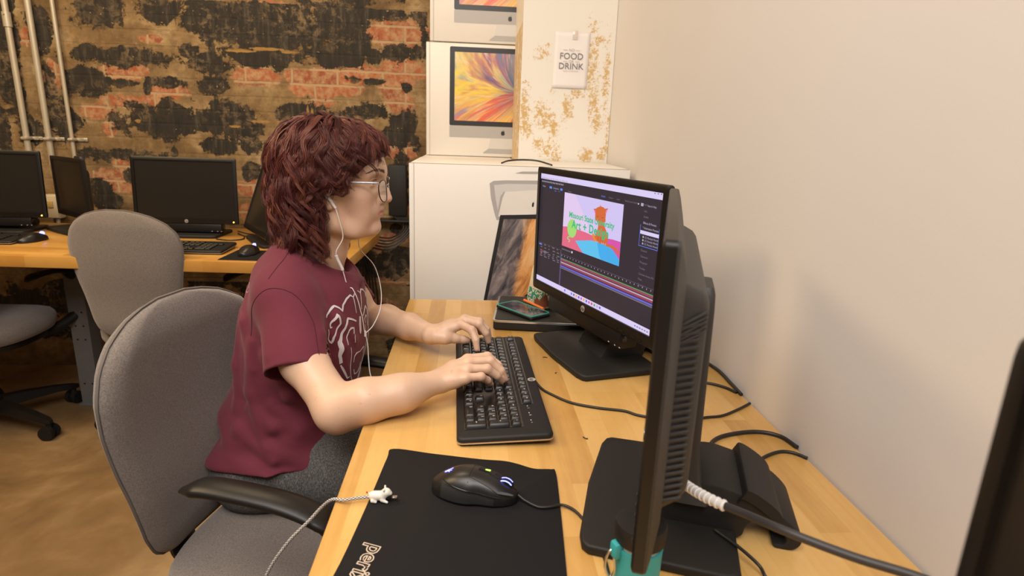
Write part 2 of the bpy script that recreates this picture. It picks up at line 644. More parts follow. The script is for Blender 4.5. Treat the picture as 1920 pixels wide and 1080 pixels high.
# the brick wall: patches of black paint and of bare brick where the photo has them
# (x, z, half width, half height) in metres
BLK = [(-1.63,1.66,0.110,0.073),(-1.37,1.66,0.110,0.058),(-1.15,1.65,0.157,0.100),(-0.85,1.60,0.236,0.110),(-0.87,1.71,0.157,0.037),(-2.03,1.57,0.063,0.144),
 (-1.57,1.47,0.275,0.045),(-1.17,1.45,0.110,0.058),(-1.17,1.37,0.079,0.052),(-0.93,1.50,0.210,0.058),(-1.71,1.37,0.110,0.068),(-1.56,1.36,0.068,0.024),
 (-1.38,1.37,0.094,0.026),(-1.46,1.34,0.021,0.031),(-1.40,1.20,0.223,0.087),(-1.08,1.20,0.144,0.105),(-1.16,1.10,0.105,0.047),(-0.77,1.25,0.118,0.073),
 (-0.80,1.16,0.079,0.047),(-1.83,1.19,0.092,0.084),(-2.00,1.14,0.058,0.079),(-2.02,1.26,0.037,0.089),(-1.89,1.56,0.058,0.105),(-2.04,1.35,0.058,0.157),
 (-1.62,1.04,0.197,0.034),(-1.37,1.06,0.018,0.026),(-1.03,0.99,0.037,0.047),(-1.72,0.89,0.063,0.037),(-1.71,0.83,0.079,0.047),(-0.54,1.63,0.084,0.173),
 (-0.40,1.72,0.110,0.063),(-0.25,1.73,0.052,0.063),(-0.22,1.63,0.026,0.079),(-0.30,1.54,0.100,0.045),(-0.45,1.52,0.034,0.031),(-0.45,1.41,0.052,0.016),
 (-0.30,1.39,0.024,0.024),(-0.46,1.28,0.100,0.039),(-0.32,1.23,0.068,0.079),(-0.36,1.17,0.079,0.058),(-0.26,1.13,0.031,0.052),(-0.34,0.96,0.058,0.136),
 (-0.36,0.73,0.029,0.024),(-0.33,0.59,0.063,0.058),(-0.61,1.21,0.079,0.052),(-0.51,1.17,0.066,0.039),(-0.44,0.55,0.118,0.073),(-0.60,1.50,0.105,0.042),
 (-0.69,1.53,0.105,0.031),(-0.48,0.10,0.110,0.105),(-0.36,0.15,0.063,0.131),(-2.11,1.12,0.037,0.105),(-1.88,1.36,0.031,0.089),(-0.48,0.37,0.058,0.026),
 (-1.02,1.11,0.079,0.047),(-1.58,0.95,0.031,0.042),(-0.64,1.68,0.079,0.073),(-1.02,1.60,0.105,0.079),(-1.27,1.51,0.052,0.037),(-0.96,1.69,0.079,0.031),
 ]
BRK = [(-1.55,1.42,0.094,0.042),(-1.37,1.33,0.094,0.031),(-1.44,1.29,0.073,0.021),(-1.59,1.28,0.100,0.026),(-1.69,1.23,0.073,0.034),(-0.98,1.41,0.105,0.039),
 (-1.00,1.47,0.042,0.024),(-0.69,1.42,0.152,0.039),(-0.70,1.37,0.136,0.039),(-0.69,1.31,0.058,0.024),(-1.64,1.16,0.034,0.037),(-1.86,1.38,0.042,0.068),
 (-1.43,1.55,0.052,0.016),(-1.61,1.00,0.047,0.026),(-1.66,0.95,0.121,0.031),(-1.67,0.90,0.047,0.024),(-1.05,0.91,0.063,0.037),(-0.34,1.62,0.136,0.063),
 (-0.52,1.44,0.094,0.039),(-0.32,1.46,0.100,0.058),(-0.56,1.37,0.052,0.034),(-0.37,1.39,0.073,0.029),(-0.33,1.32,0.079,0.039),(-0.34,1.10,0.089,0.037),
 (-0.37,0.68,0.063,0.031),(-0.47,0.64,0.052,0.026),(-1.05,0.79,0.068,0.042),(-0.31,0.82,0.037,0.026),(-0.42,0.43,0.131,0.052),(-1.94,1.53,0.042,0.037),
 (-1.60,0.90,0.079,0.031),(-0.50,0.75,0.042,0.026),(-1.72,0.72,0.079,0.042),(-1.85,0.94,0.031,0.052),]
OCH = [(-1.041, 1.518, 0.073, 0.01), (-0.924, 1.53, 0.092, 0.008), (-0.819, 1.521, 0.058, 0.008), (-1.091, 1.188, 0.039, 0.008), (-0.969, 1.214, 0.058, 0.01), (-0.861, 1.215, 0.066, 0.008), (-0.757, 1.253, 0.008, 0.058), (-0.736, 1.253, 0.007, 0.052), (-1.52, 1.196, 0.018, 0.01)]
def build_brick():
    nx, nz = 640, 360
    x0, x1, z0, z1 = XL, WALL_X + 0.1, 0.0, CZ
    xs = np.linspace(x0, x1, nx); zs = np.linspace(z0, z1, nz)
    X, Z = np.meshgrid(xs, zs, indexing='ij')
    rng = np.random.default_rng(4)
    def field(lst):
        out = np.zeros_like(X)
        for (cx, cz, a, b) in lst:
            d2 = ((X - cx) / (a * 1.12)) ** 2 + ((Z - cz) / (b * 1.12)) ** 2
            out = np.maximum(out, np.exp(-0.75 * d2 ** 1.1))
        return out
    blk, brk, och = field(BLK), field(BRK), field(OCH)
    # outside the photographed part the wear goes on at random
    far = ((X < -2.2) | (Z > 1.72) | (Z < 0.45)).astype(float)
    r1 = np.zeros_like(X); r2 = np.zeros_like(X)
    for _ in range(260):
        cx, cz = rng.uniform(x0, x1), rng.uniform(z0, z1)
        a, b = rng.uniform(0.06, 0.28), rng.uniform(0.03, 0.09)
        r1 = np.maximum(r1, np.exp(-0.75 * (((X - cx) / a) ** 2 + ((Z - cz) / b) ** 2)))
    for _ in range(90):
        cx, cz = rng.uniform(x0, x1), rng.uniform(z0, z1)
        r2 = np.maximum(r2, np.exp(-0.75 * (((X - cx) / 0.1) ** 2 + ((Z - cz) / 0.04) ** 2)))
    blk = blk * (1 - far) + r1 * far
    brk = brk * (1 - far) + r2 * far
    me = bpy.data.meshes.new('wall_back')
    P = np.stack([X, np.full_like(X, WALL_Y), Z], -1).reshape(-1, 3)
    i = np.arange(nx * nz).reshape(nx, nz)
    q = np.stack([i[:-1, :-1], i[1:, :-1], i[1:, 1:], i[:-1, 1:]], -1).reshape(-1, 4)
    mesh_fill(me, P, q)
    for nm, a in (('black_paint', blk), ('bare_brick', brk), ('ochre_smear', och)):
        at = me.attributes.new(nm, 'FLOAT', 'POINT')
        at.data.foreach_set('value', a.astype(np.float32).ravel())
    struct('wall_back', me, brick_mat(), ang=None)
build_brick()
struct('wall_rear', box2(B(), (XL, WALL_Y + 0.01, 0), (WALL_X + 0.1, WALL_Y + 0.12, CZ)), plain, ang=None)

# ochre-worn white pillar in the corner
def build_pillar():
    x0, x1, y0, y1 = 0.181, WALL_X - 0.001, 2.335, WALL_Y
    W = [(0.20, 1.30, 0.025, 0.12), (0.21, 1.22, 0.04, 0.05), (0.27, 1.27, 0.05, 0.075), (0.31, 1.23, 0.03, 0.05), (0.355, 1.31, 0.02, 0.06), (0.37, 1.30, 0.02, 0.04),
         (0.40, 1.355, 0.05, 0.02), (0.44, 1.47, 0.035, 0.15), (0.46, 1.33, 0.03, 0.13), (0.475, 1.25, 0.035, 0.06), (0.50, 1.40, 0.02, 0.18),
         (0.46, 1.545, 0.06, 0.03), (0.26, 1.50, 0.035, 0.035), (0.30, 1.15, 0.05, 0.05), (0.32, 1.12, 0.04, 0.03), (0.445, 1.13, 0.035, 0.04),
         (0.25, 1.17, 0.03, 0.03), (0.52, 1.2, 0.012, 0.12), (0.30, 1.36, 0.02, 0.02), (0.5, 1.13, 0.02, 0.03),
         (0.3, 0.8, 0.1, 0.1), (0.4, 0.5, 0.1, 0.08), (0.25, 2.2, 0.06, 0.2)]
    bm = bmesh.new()
    n1, n2, nz = 46, 60, 260
    path = [(x0, y1 - (y1 - y0) * i / n2) for i in range(n2)] + [(x0 + (x1 - x0) * i / n1, y0) for i in range(n1 + 1)]
    P, w = [], []
    zs = np.linspace(0, CZ, nz)
    for j, (x, y) in enumerate(path):
        for z in zs:
            P.append((x, y, z))
            if y <= y0 + 1e-6:
                a = max(math.exp(-0.8 * (((x - c[0]) / c[2]) ** 2 + ((z - c[1]) / c[3]) ** 2)) for c in W) * 0.60
            else:
                a = 0.33 + (0.22 if z < 1.6 else 0.0)
            w.append(a)
    i = np.arange(len(path) * nz).reshape(len(path), nz)
    q = np.stack([i[:-1, :-1], i[1:, :-1], i[1:, 1:], i[:-1, 1:]], -1).reshape(-1, 4)
    me = bpy.data.meshes.new('trim_1')
    mesh_fill(me, np.array(P), q)
    at = me.attributes.new('worn', 'FLOAT', 'POINT')
    at.data.foreach_set('value', np.array(w, np.float32))
    struct('trim_1', me, pillar_mat(), ang=30)
build_pillar()

# ---- conduits with straps
m_pipe = simple('galvanised_conduit', (0.50, 0.44, 0.33), 0.4, metal=0.35, var=0.12, nscale=14)
for x, zb, r, lab, cpl in ((-2.0, 0.98, 0.0125, 'grey metal conduit with a coupling, leftmost of three on the brick wall', 1.60),
                      (-1.905, 0.99, 0.0125, 'grey metal conduit running down into the white outlet box', None),
                      (-1.805, 0.99, 0.0085, 'thinner grey metal conduit, rightmost of three on the brick wall', None)):
    c = thing('conduit_pipe', lab, 'pipe', (x, WALL_Y - 0.02, zb), 0, 'conduits on the brick wall')
    h = CZ - zb
    obj('pipe', tube(B(), [(0, 0, 0), (0, 0, h)], r, 16), m_pipe, c)
    if cpl:
        b = B()
        tube(b, [(0, 0, cpl - zb - 0.03), (0, 0, cpl - zb + 0.03)], r + 0.004, 16)
        tube(b, [(0.0, -0.012, cpl - zb + 0.02), (0.0, -0.021, cpl - zb + 0.02)], 0.004, 8)
        obj('coupling', b, m_pipe, c)
    b = B()
    zc = 1.105 - zb
    tube(b, [(-r - 0.003, 0.016, zc), (-r - 0.003, -0.0, zc), (-r * 0.7, -r - 0.002, zc), (r * 0.7, -r - 0.002, zc), (r + 0.003, 0.0, zc), (r + 0.003, 0.016, zc)], 0.008, 8, flat=1.0)
    box(b, (0.05, 0.006, 0.016), (0.035, 0.014, zc), 0.002)
    tube(b, [(0.045, 0.014, zc), (0.045, 0.007, zc)], 0.005, 8)
    obj('strap', b, simple('strap_steel', (0.55, 0.50, 0.40), 0.35, metal=0.6), c)

# outlet box on the wall between the monitors
ob = thing('outlet_box', 'white surface-mounted outlet box with flex conduit between the two left monitors', 'outlet', (-1.925, WALL_Y, 0.80), 0)
obj('box_body', box(B(), (0.065, 0.045, 0.11), (0, -0.0235, 0), 0.006), simple('cream_box_paint', (0.62, 0.55, 0.42), 0.45), ob)
b = B(); box(b, (0.058, 0.004, 0.10), (0, -0.048, 0), 0.0015)
obj('cover_plate', b, simple('cream_cover', (0.66, 0.58, 0.44), 0.4), ob)
b = B(); box(b, (0.026, 0.006, 0.03), (0, -0.052, 0.012), 0.002)
obj('plug', b, simple('tan_plug', (0.55, 0.40, 0.16), 0.5), ob)
obj('flex_conduit', tube(B(), catmull([(0.008, -0.025, -0.05), (0.012, -0.03, -0.10), (0.006, -0.03, -0.22), (0.0, -0.03, -0.4)], 6), 0.009, 10), m_pipe, ob)
# ================================================================== desks
def maple_mat(name, a, b, c, along='y'):
    t = NT(name)
    rot = (0, 0, pi / 2) if along == 'y' else (0, 0, 0)
    v = t.mapping(rot=rot, loc=(0.013, 0.02, 0))
    bk = t.n('ShaderNodeTexBrick', Vector=v, Scale=1.0, Mortar__Size=0.0004, Mortar__Smooth=0.5, Bias=0.0, _offset=0.37,
             Brick__Width=0.30, Row__Height=0.042, Color1=(0, 0, 0, 1), Color2=(1, 1, 1, 1), Mortar=(0.35, 0.35, 0.35, 1))
    g = t.n('ShaderNodeMapping', Vector=v, Scale=(4, 60, 4)).outputs[0]
    gr = t.noise(g, 1.6, 5, 0.6, 0.6)
    cl = t.noise(v, 7, 3, 0.5, 0.8)
    mot = t.noise(v, 40, 3)
    f = t.math('ADD', t.math('MULTIPLY', bk.outputs['Color'], 0.42), t.math('MULTIPLY', gr, 0.38))
    f = t.math('ADD', f, t.math('MULTIPLY', cl, 0.28))
    col = t.ramp(f, [(0.25, c), (0.5, b), (0.8, a)])
    t.base(t.mix(t.ramp(mot, [(0.5, 0), (0.75, 0.12)]), col, c))
    t.P(Roughness=0.34)
    t.set(t.b, 'Coat Weight', 0.25)
    t.set(t.b, 'Coat Roughness', 0.2)
    t.bump(gr, 0.04, 0.001)
    return t.m
M['maple'] = maple_mat('maple_butcher_block', (0.70, 0.44, 0.155), (0.61, 0.355, 0.105), (0.47, 0.245, 0.06))
M['maple_orange_lit'] = maple_mat('maple_butcher_block_orange_lit', (0.60, 0.34, 0.085), (0.52, 0.27, 0.06), (0.42, 0.19, 0.035), along='x')  # same maple, warm light of the back area put into its colour

def steel_leg(w=0.075, h=0.70, d=0.06):
    b = B()
    # folded sheet channel with punched holes
    o = [(-w/2, -d/2), (w/2, -d/2), (w/2, d/2), (w/2 - 0.012, d/2), (w/2 - 0.012, -d/2 + 0.004), (-w/2 + 0.012, -d/2 + 0.004), (-w/2 + 0.012, d/2), (-w/2, d/2)]
    prism(b, o, 0.006, h)
    box(b, (w + 0.02, d + 0.02, 0.006), (0, 0, 0.003), 0.001)
    for z in (0.10, 0.30, 0.36, 0.42, 0.60):
        for x in (-0.016, 0.016):
            tube(b, [(x, -d/2 - 0.0008, z), (x, -d/2 + 0.001, z)], 0.004, 10, mi=1)
    return b

def make_desk(name, label, lo, hi, z, mat, legs, loc, rz):
    t = thing(name, label, 'desk', loc, rz)
    b = B()
    box2(b, (lo[0], lo[1], z - 0.042), (hi[0], hi[1], z), 0.0035, 2)
    obj('desk_top', b, mat, t)
    for (x, y) in legs:
        obj('leg', steel_leg(), [M['steel_paint'], M['black']], t, loc=(x, y, 0))
    b = B()
    box2(b, (min(l[0] for l in legs) + 0.03, hi[1] - 0.08, z - 0.12), (max(l[0] for l in legs) - 0.03, hi[1] - 0.06, z - 0.05), 0.003)
    obj('rear_rail', b, M['steel_paint'], t)
    return t
# near desk along the cream wall: x -0.168..0.523, y far end 1.648
make_desk('long_desk', 'honey-coloured maple butcher block desk against the cream wall, carrying the lit monitor', (-0.168, -0.9), (0.524, 1.648), 0.74, M['maple'],
          [(-0.05, -0.75), (0.42, -0.75), (0.0, 1.50), (0.42, 1.50)], (0, 0, 0), 0)
# back desk along the brick wall (slightly skewed)
make_desk('long_desk', 'orange-lit maple desk along the brick wall behind the seated person', (-2.6, 0.0), (0.66, 0.68), 0.74, M['maple_orange_lit'],
          [(-0.535, 0.40), (0.55, 0.40), (-2.3, 0.40)], (-1.10, 2.093, 0), R(-2.2))

# ================================================================== swivel chairs
def fabric_mat(name, c):
    t = NT(name)
    v = t.mapping()
    n1 = t.noise(v, 420, 4, 0.7)
    n2 = t.noise(v, 5, 3)
    col = t.mix(t.ramp(n1, [(0.35, 0.0), (0.65, 1.0)]), tuple(x * 0.66 for x in c), tuple(x * 1.32 for x in c))
    t.base(t.mix(t.ramp(n2, [(0.4, 0.0), (0.8, 0.12)]), col, (0.10, 0.08, 0.06)))
    t.P(Roughness=0.95)
    t.set(t.b, 'Sheen Weight', 0.25)
    t.set(t.b, 'Sheen Roughness', 0.5)
    t.bump(n1, 0.5, 0.0015)
    return t.m
M['fabric'] = fabric_mat('grey_woven_upholstery', (0.170, 0.143, 0.124))
M['piping'] = simple('grey_piping', (0.13, 0.11, 0.097), 0.9)

def back_half(z):
    """half width of the backrest at height z (0..1)"""
    pts = [(0.0, 0.080), (0.02, 0.118), (0.06, 0.142), (0.14, 0.160), (0.28, 0.179), (0.45, 0.198), (0.62, 0.213), (0.74, 0.216), (0.84, 0.200),
           (0.91, 0.168), (0.96, 0.122), (0.985, 0.080), (1.0, 0.035)]
    for (a, ra), (b, rb) in zip(pts[:-1], pts[1:]):
        if z <= b:
            t = (z - a) / (b - a)
            return ra + (rb - ra) * t
    return pts[-1][1]

def make_chair(label, loc, rz, base_turn=0.2, group='grey swivel chairs', arm_dz=0.0):
    t = thing('swivel_chair', label, 'chair', loc, rz, group)
    # ---- backrest: a dished cushion, front face towards +x
    z0, z1 = 0.447, 0.905
    nz, ny = 40, 24
    def surf(side, off):
        rings = []
        for i in range(nz + 1):
            # crowd the rows towards both ends
            s = i / nz
            s = 0.5 - 0.5 * cos(pi * s)
            hw = back_half(s) * 0.955
            row = []
            for j in range(ny + 1):
                a = -1 + 2 * j / ny
                a = sin(a * pi / 2)
                y = hw * a
                z = z0 + (z1 - z0) * s
                curve = 0.85 * y * y                      # wings come forward
                lean = -0.030 * s + 0.055 * (s - 0.35) ** 2 * 1.0 + 0.012 * math.exp(-((s - 0.3) / 0.2) ** 2)
                rim = min(1.0, (1 - abs(a)) * 6) * min(1.0, s * 9, (1 - s) * 9)
                bulge = 0.026 * math.sqrt(max(0.0, min(1.0, rim)))
                x = -0.235 + curve + lean * 1.0 + side * (0.004 + bulge * (1.0 if side > 0 else 0.75))
                row.append(V((x, y, z)))
            rings.append(row)
        return rings
    f, k = surf(1, 0), surf(-1, 0)
    def sheet(rings, flip):
        b = B()
        vr = [[b.verts.new(p) for p in r] for r in rings]
        for p, q in zip(vr[:-1], vr[1:]):
            for j in range(len(p) - 1):
                ff = (p[j], p[j + 1], q[j + 1], q[j])
                b.faces.new(ff[::-1] if flip else ff)
        return b, vr
    b = B()
    rings = []
    for r1, r2 in zip(f, k):
        rings.append(r1 + r2[::-1])
    loft(b, rings, True)
    obj('backrest', b, M['fabric'], t, ang=60)
    # piping round the edge of the cushion
    edge = [(r1[0] + r2[0]) / 2 for r1, r2 in zip(f, k)] + [(r1[-1] + r2[-1]) / 2 for r1, r2 in zip(f[::-1], k[::-1])]
    c = sum(edge, V()) / len(edge)
    edge = [p + (p - c).normalized() * 0.0018 for p in edge]
    obj('piping', tube(B(), edge, 0.0026, 6, closed=True), M['piping'], t, ang=60)
    # ---- seat cushion
    b = B()
    def sq(a, w, d, e=2.6):
        ca, sa = cos(a), sin(a)
        return (math.copysign(abs(ca) ** (2 / e), ca) * d, math.copysign(abs(sa) ** (2 / e), sa) * w)
    rings = []
    for (sc, z) in ((0.55, 0.380), (0.86, 0.382), (0.96, 0.392), (0.995, 0.412), (1.0, 0.430), (0.985, 0.447), (0.94, 0.460), (0.86, 0.467), (0.70, 0.470), (0.45, 0.466), (0.2, 0.462)):
        ring = []
        for i in range(48):
            a = 2 * pi * i / 48
            x, y = sq(a, 0.235, 0.225)
            zz = z - (0.02 * max(0, x / 0.225) ** 3 if z > 0.40 else 0.0) * sc
            ring.append((x * sc + 0.01, y * sc, zz))
        rings.append(ring)
    loft(b, rings, True)
    obj('seat', b, M['fabric'], t, ang=70)
    b = B()
    prism(b, [(x * 0.9 + 0.01, y * 0.9) for x, y in [sq(2 * pi * i / 40, 0.235, 0.225) for i in range(40)]], 0.362, 0.384, bev=0.004)
    obj('seat_pan', b, M['black'], t)
    # ---- bracket joining seat and back
    b = B()
    tube(b, catmull([(-0.10, 0, 0.352), (-0.22, 0, 0.352), (-0.272, 0, 0.372), (-0.278, 0, 0.42), (-0.272, 0, 0.468)], 6), 0.034, 10, flat=0.32)
    obj('back_bracket', b, M['black'], t)
    # ---- two loop arms
    A = lambda lst: [(x, y, z + arm_dz * min(1, max(0, (z - 0.40) / 0.2))) for x, y, z in lst]
    for s in (1, -1):
        b = B()
        p = catmull(A([(-0.045, s * 0.250, 0.698), (-0.010, s * 0.251, 0.708), (0.04, s * 0.252, 0.709), (0.11, s * 0.252, 0.703), (0.165, s * 0.252, 0.688), (0.215, s * 0.249, 0.655)]), 7)
        tube(b, p, [0.008 + 0.0155 * min(1, i / 6) * min(1, (len(p) - 1 - i) / 10 + 0.4) for i in range(len(p))], 14, flat=0.42, up=(0, 0, 1))
        a = obj('armrest', b, M['black'], t, ang=50)
        b = B()
        p = catmull(A([(0.175, s * 0.250, 0.680), (0.232, s * 0.249, 0.625), (0.248, s * 0.250, 0.52), (0.205, s * 0.240, 0.42), (0.13, s * 0.20, 0.372), (0.05, s * 0.14, 0.362)]), 7)
        tube(b, p, 0.020, 10, flat=0.5, up=(1, 0, 0))
        obj('arm_loop', b, M['black'], a, ang=50)
    # ---- gas column, star base, casters
    b = B()
    tube(b, [(0, 0, 0.10), (0, 0, 0.24)], 0.028, 20)
    tube(b, [(0, 0, 0.24), (0, 0, 0.355)], 0.018, 20)
    box(b, (0.2, 0.12, 0.03), (0, 0, 0.352), 0.01)
    obj('gas_column', b, M['black'], t)
    b = B()
    prism(b, [(0.045 * cos(i * pi / 8), 0.045 * sin(i * pi / 8)) for i in range(16)], 0.07, 0.125, bev=0.006)
    for i in range(5):
        a = base_turn + i * 2 * pi / 5
        d = V((cos(a), sin(a), 0)); n = V((-sin(a), cos(a), 0))
        rg = []
        for (q, w, za, zb) in ((0.02, 0.026, 0.075, 0.122), (0.12, 0.023, 0.078, 0.115), (0.22, 0.019, 0.075, 0.100), (0.285, 0.016, 0.066, 0.086), (0.305, 0.008, 0.066, 0.080)):
            rg.append([d * q + n * w + V((0, 0, za)), d * q + n * (w * 0.7) + V((0, 0, zb)), d * q - n * (w * 0.7) + V((0, 0, zb)), d * q - n * w + V((0, 0, za))])
        loft(b, rg, True)
    obj('star_base', b, M['black'], t, ang=40)
    for i in range(5):
        a = base_turn + i * 2 * pi / 5
        c = V((0.285 * cos(a), 0.285 * sin(a), 0.0))
        b = B()
        rr = random.Random(i * 7 + int(base_turn * 100))
        th = rr.uniform(0, 2 * pi)
        w = V((cos(th), sin(th), 0)); f2 = V((-sin(th), cos(th), 0))
        for sgn in (1, -1):
            tube(b, [c + w * (sgn * 0.008) + V((0, 0, 0.027)), c + w * (sgn * 0.025) + V((0, 0, 0.027))], 0.027, 20)
        tube(b, [c + w * -0.01 + V((0, 0, 0.027)), c + w * 0.01 + V((0, 0, 0.027))], 0.018, 14)
        tube(b, [c + f2 * 0.004 + V((0, 0, 0.04)), c + V((0, 0, 0.072))], 0.010, 12)
        obj('caster', b, M['rubber'], t, ang=40)
    return t

make_chair('grey upholstered swivel chair in the foreground, the one the person sits on', (-0.300, 1.012, 0), R(-14), 0.35)
make_chair('grey swivel chair pushed to the back desk, its tall backrest hiding a keyboard', (-1.160, 2.330, 0), R(82), 0.75, arm_dz=-0.072)
make_chair('grey swivel chair at far left with only seat and black arms in view', (-1.875, 2.285, 0), R(90), 0.62, arm_dz=-0.085)

# ================================================================== cardboard boxes
M['carton'] = simple('white_printed_carton', (0.74, 0.71, 0.66), 0.45, var=0.02, nscale=20)
M['carton_edge'] = simple('carton_edge', (0.42, 0.35, 0.25), 0.7)
M['carton_grey'] = simple('printed_grey', (0.40, 0.39, 0.38), 0.45)
M['carton_grey2'] = simple('printed_light_grey', (0.60, 0.59, 0.57), 0.45)
M['carton_black'] = simple('printed_black', (0.02, 0.02, 0.022), 0.4)

def apple_outline():
    out = []
    for i in range(40):
        a = 2 * pi * i / 40
        r = 0.5 * (1 - 0.10 * cos(2 * a) + 0.03 * cos(3 * (a - pi / 2)))
        x, y = r * cos(a) * 0.92, r * sin(a)
        if y > 0.30:
            y -= 0.30 * math.exp(-(x / 0.16) ** 2) * 0.5
        if y < -0.35:
            y += 0.10 * math.exp(-(x / 0.10) ** 2)
        if x > 0 and abs(y - 0.06) < 0.24:          # bite
            bx = 0.62 - math.sqrt(max(0, 0.28 ** 2 - (y - 0.06) ** 2))
            x = min(x, bx)
        out.append((x, y))
    return out

def apple_mark(size):
    b = B()
    prism(b, [(p[0] * size, p[1] * size) for p in apple_outline()], 0, 0.0002)
    leaf = [(0.02, 0.52), (0.06, 0.62), (0.14, 0.70), (0.22, 0.74), (0.20, 0.64), (0.13, 0.56)]
    prism(b, [(p[0] * size, p[1] * size) for p in leaf], 0, 0.0002)
    return b

def burst_mat():
    """streaks of colour racing out of a point right of centre"""
    t = NT('streaked_colour_print')
    v = t.mapping()
    sp = t.n('ShaderNodeSeparateXYZ', Vector=v)
    x = t.math('SUBTRACT', sp.outputs[0], 0.075)
    y = t.math('SUBTRACT', sp.outputs[2], -0.012)
    y = t.math('ADD', y, t.math('MULTIPLY', t.math('MULTIPLY', x, x), 2.2))
    ang = t.math('ARCTAN2', y, x)
    rad = t.math('SQRT', t.math('ADD', t.math('MULTIPLY', x, x), t.math('MULTIPLY', y, y)))
    u = t.math('ADD', ang, t.math('MULTIPLY', t.math('LOGARITHM', t.math('ADD', rad, 0.01), 2.718), 0.35))
    cv = t.n('ShaderNodeCombineXYZ', X=t.math('MULTIPLY', u, 5.0), Y=t.math('MULTIPLY', rad, 3.5), Z=0.3)
    cv2 = t.n('ShaderNodeCombineXYZ', X=t.math('MULTIPLY', u, 16.0), Y=t.math('MULTIPLY', rad, 6), Z=4.3)
    n = t.noise(cv.outputs[0], 1.0, 3, 0.6)
    n2 = t.noise(cv2.outputs[0], 1.0, 4, 0.7)
    # base hue by direction: yellow up-left, red left, orange/yellow down-left, purple down-right, blue up-right
    d = t.math('MULTIPLY', t.math('ADD', u, pi), 1 / (2 * pi))
    d = t.math('ADD', d, t.math('MULTIPLY', t.math('SUBTRACT', n, 0.5), 0.34))
    c = t.ramp(d, [(0.0, (0.75, 0.13, 0.06)), (0.08, (0.85, 0.45, 0.05)), (0.17, (0.75, 0.30, 0.12)), (0.25, (0.30, 0.08, 0.20)), (0.36, (0.12, 0.20, 0.36)),
                   (0.50, (0.45, 0.10, 0.16)), (0.62, (0.55, 0.45, 0.38)), (0.68, (0.08, 0.26, 0.42)), (0.76, (0.25, 0.14, 0.28)), (0.86, (0.78, 0.62, 0.06)), (0.95, (0.60, 0.16, 0.16))])
    c = t.mix(t.ramp(n2, [(0.42, 0.0), (0.50, 0.55)]), c, t.ramp(n, [(0.35, (0.10, 0.05, 0.12)), (0.48, (0.65, 0.20, 0.12)), (0.56, (0.80, 0.62, 0.20)), (0.66, (0.12, 0.35, 0.45))]))
    c = t.mix(t.ramp(n2, [(0.58, 0.0), (0.66, 0.6)]), c, (0.78, 0.66, 0.52))
    core = t.ramp(rad, [(0.0, 0.9), (0.14, 0.0)])
    c = t.mix(t.math('MULTIPLY', core, 0.8), c, t.ramp(n2, [(0.38, (0.03, 0.04, 0.12)), (0.5, (0.10, 0.10, 0.22)), (0.6, (0.06, 0.25, 0.32)), (0.7, (0.4, 0.5, 0.6))]))
    t.base(c)
    t.P(Roughness=0.35)
    return t.m

def computer_picture(par, y, cx, scr_top, scr_w, scr_h, brd, chin, parts=True, stand=True):
    """front view of an all-in-one computer printed on the carton face at local y"""
    def rect(a, b2, c, d, dy, r=0.0):
        bm = B()
        pts = rrect(c - a, d - b2, r, 5, (a + c) / 2, (b2 + d) / 2) if r else [(a, b2), (c, b2), (c, d), (a, d)]
        prism(bm, pts, 0, 0.0002, frame((0, y - dy, 0), (1, 0, 0), (0, 0, 1)))
        return bm
    L, Rr = cx - scr_w / 2 - brd, cx + scr_w / 2 + brd
    top = scr_top + brd
    bot = scr_top - scr_h - brd
    obj('printed_bezel', rect(L, bot, Rr, top, 0.0002, 0.006), M['carton_black'], par)
    pic = B()
    prism(pic, [(-scr_w / 2, -scr_h / 2), (scr_w / 2, -scr_h / 2), (scr_w / 2, scr_h / 2), (-scr_w / 2, scr_h / 2)], 0, 0.0002, frame((0, 0, 0), (1, 0, 0), (0, 0, 1)))
    o = obj('printed_screen', pic, burst_mat(), par)
    o.location = (cx, y - 0.0004, scr_top - scr_h / 2)
    ch = obj('printed_chin', rect(L, bot - chin, Rr, bot, 0.0002, 0.003), M['carton_grey'], par)
    a = apple_mark(0.020)
    bmesh.ops.transform(a, matrix=frame((cx, y - 0.0006, bot - chin / 2 - 0.002), (1, 0, 0), (0, 0, 1)), verts=a.verts)
    obj('fruit_emblem', a, M['carton_black'], par, ang=None)
    # stand seen from the front: tapering neck flaring to a foot
    n = B()
    zt = bot - chin
    prism(n, [(cx - 0.055, zt), (cx + 0.055, zt), (cx + 0.062, zt - 0.045), (cx - 0.062, zt - 0.045)], 0, 0.0002, frame((0, y - 0.0002, 0), (1, 0, 0), (0, 0, 1)))
    obj('printed_stand', n, M['carton_grey2'], par)
    n = B()
    prism(n, [(cx - 0.062, zt - 0.045), (cx + 0.062, zt - 0.045), (cx + 0.085, zt - 0.062), (cx + 0.085, zt - 0.066), (cx - 0.085, zt - 0.066), (cx - 0.085, zt - 0.062)], 0, 0.0002, frame((0, y - 0.0003, 0), (1, 0, 0), (0, 0, 1)))
    obj('printed_foot', n, M['carton_grey'], par)

def carton(label, lo, hi, group, printed):
    """box with folded edges; local origin at the front left bottom corner"""
    t = thing('computer_carton', label, 'box', lo, 0, group)
    w, d, h = hi[0] - lo[0], hi[1] - lo[1], hi[2] - lo[2]
    b = B()
    box2(b, (0, 0.0015, 0), (w, d, h), 0.002)
    obj('carton_body', b, M['carton'], t)
    b = B()
    # the outer sleeve flap down the left front edge and the top seam
    box2(b, (-0.0015, 0, 0.001), (0.013, 0.003, h - 0.001), 0.0006)
    box2(b, (0.0145, 0.0004, 0.001), (w + 0.0015, 0.0035, h - 0.001), 0.0006)
    obj('sleeve', b, M['carton'], t)
    b = B()
    box2(b, (0.0132, 0.0012, 0.0), (0.0143, 0.003, h), 0)
    box2(b, (0.0, 0.0006, h - 0.0005), (w, 0.003, h + 0.0006), 0)
    obj('cut_edge', b, M['carton_edge'], t, ang=None)
    return t

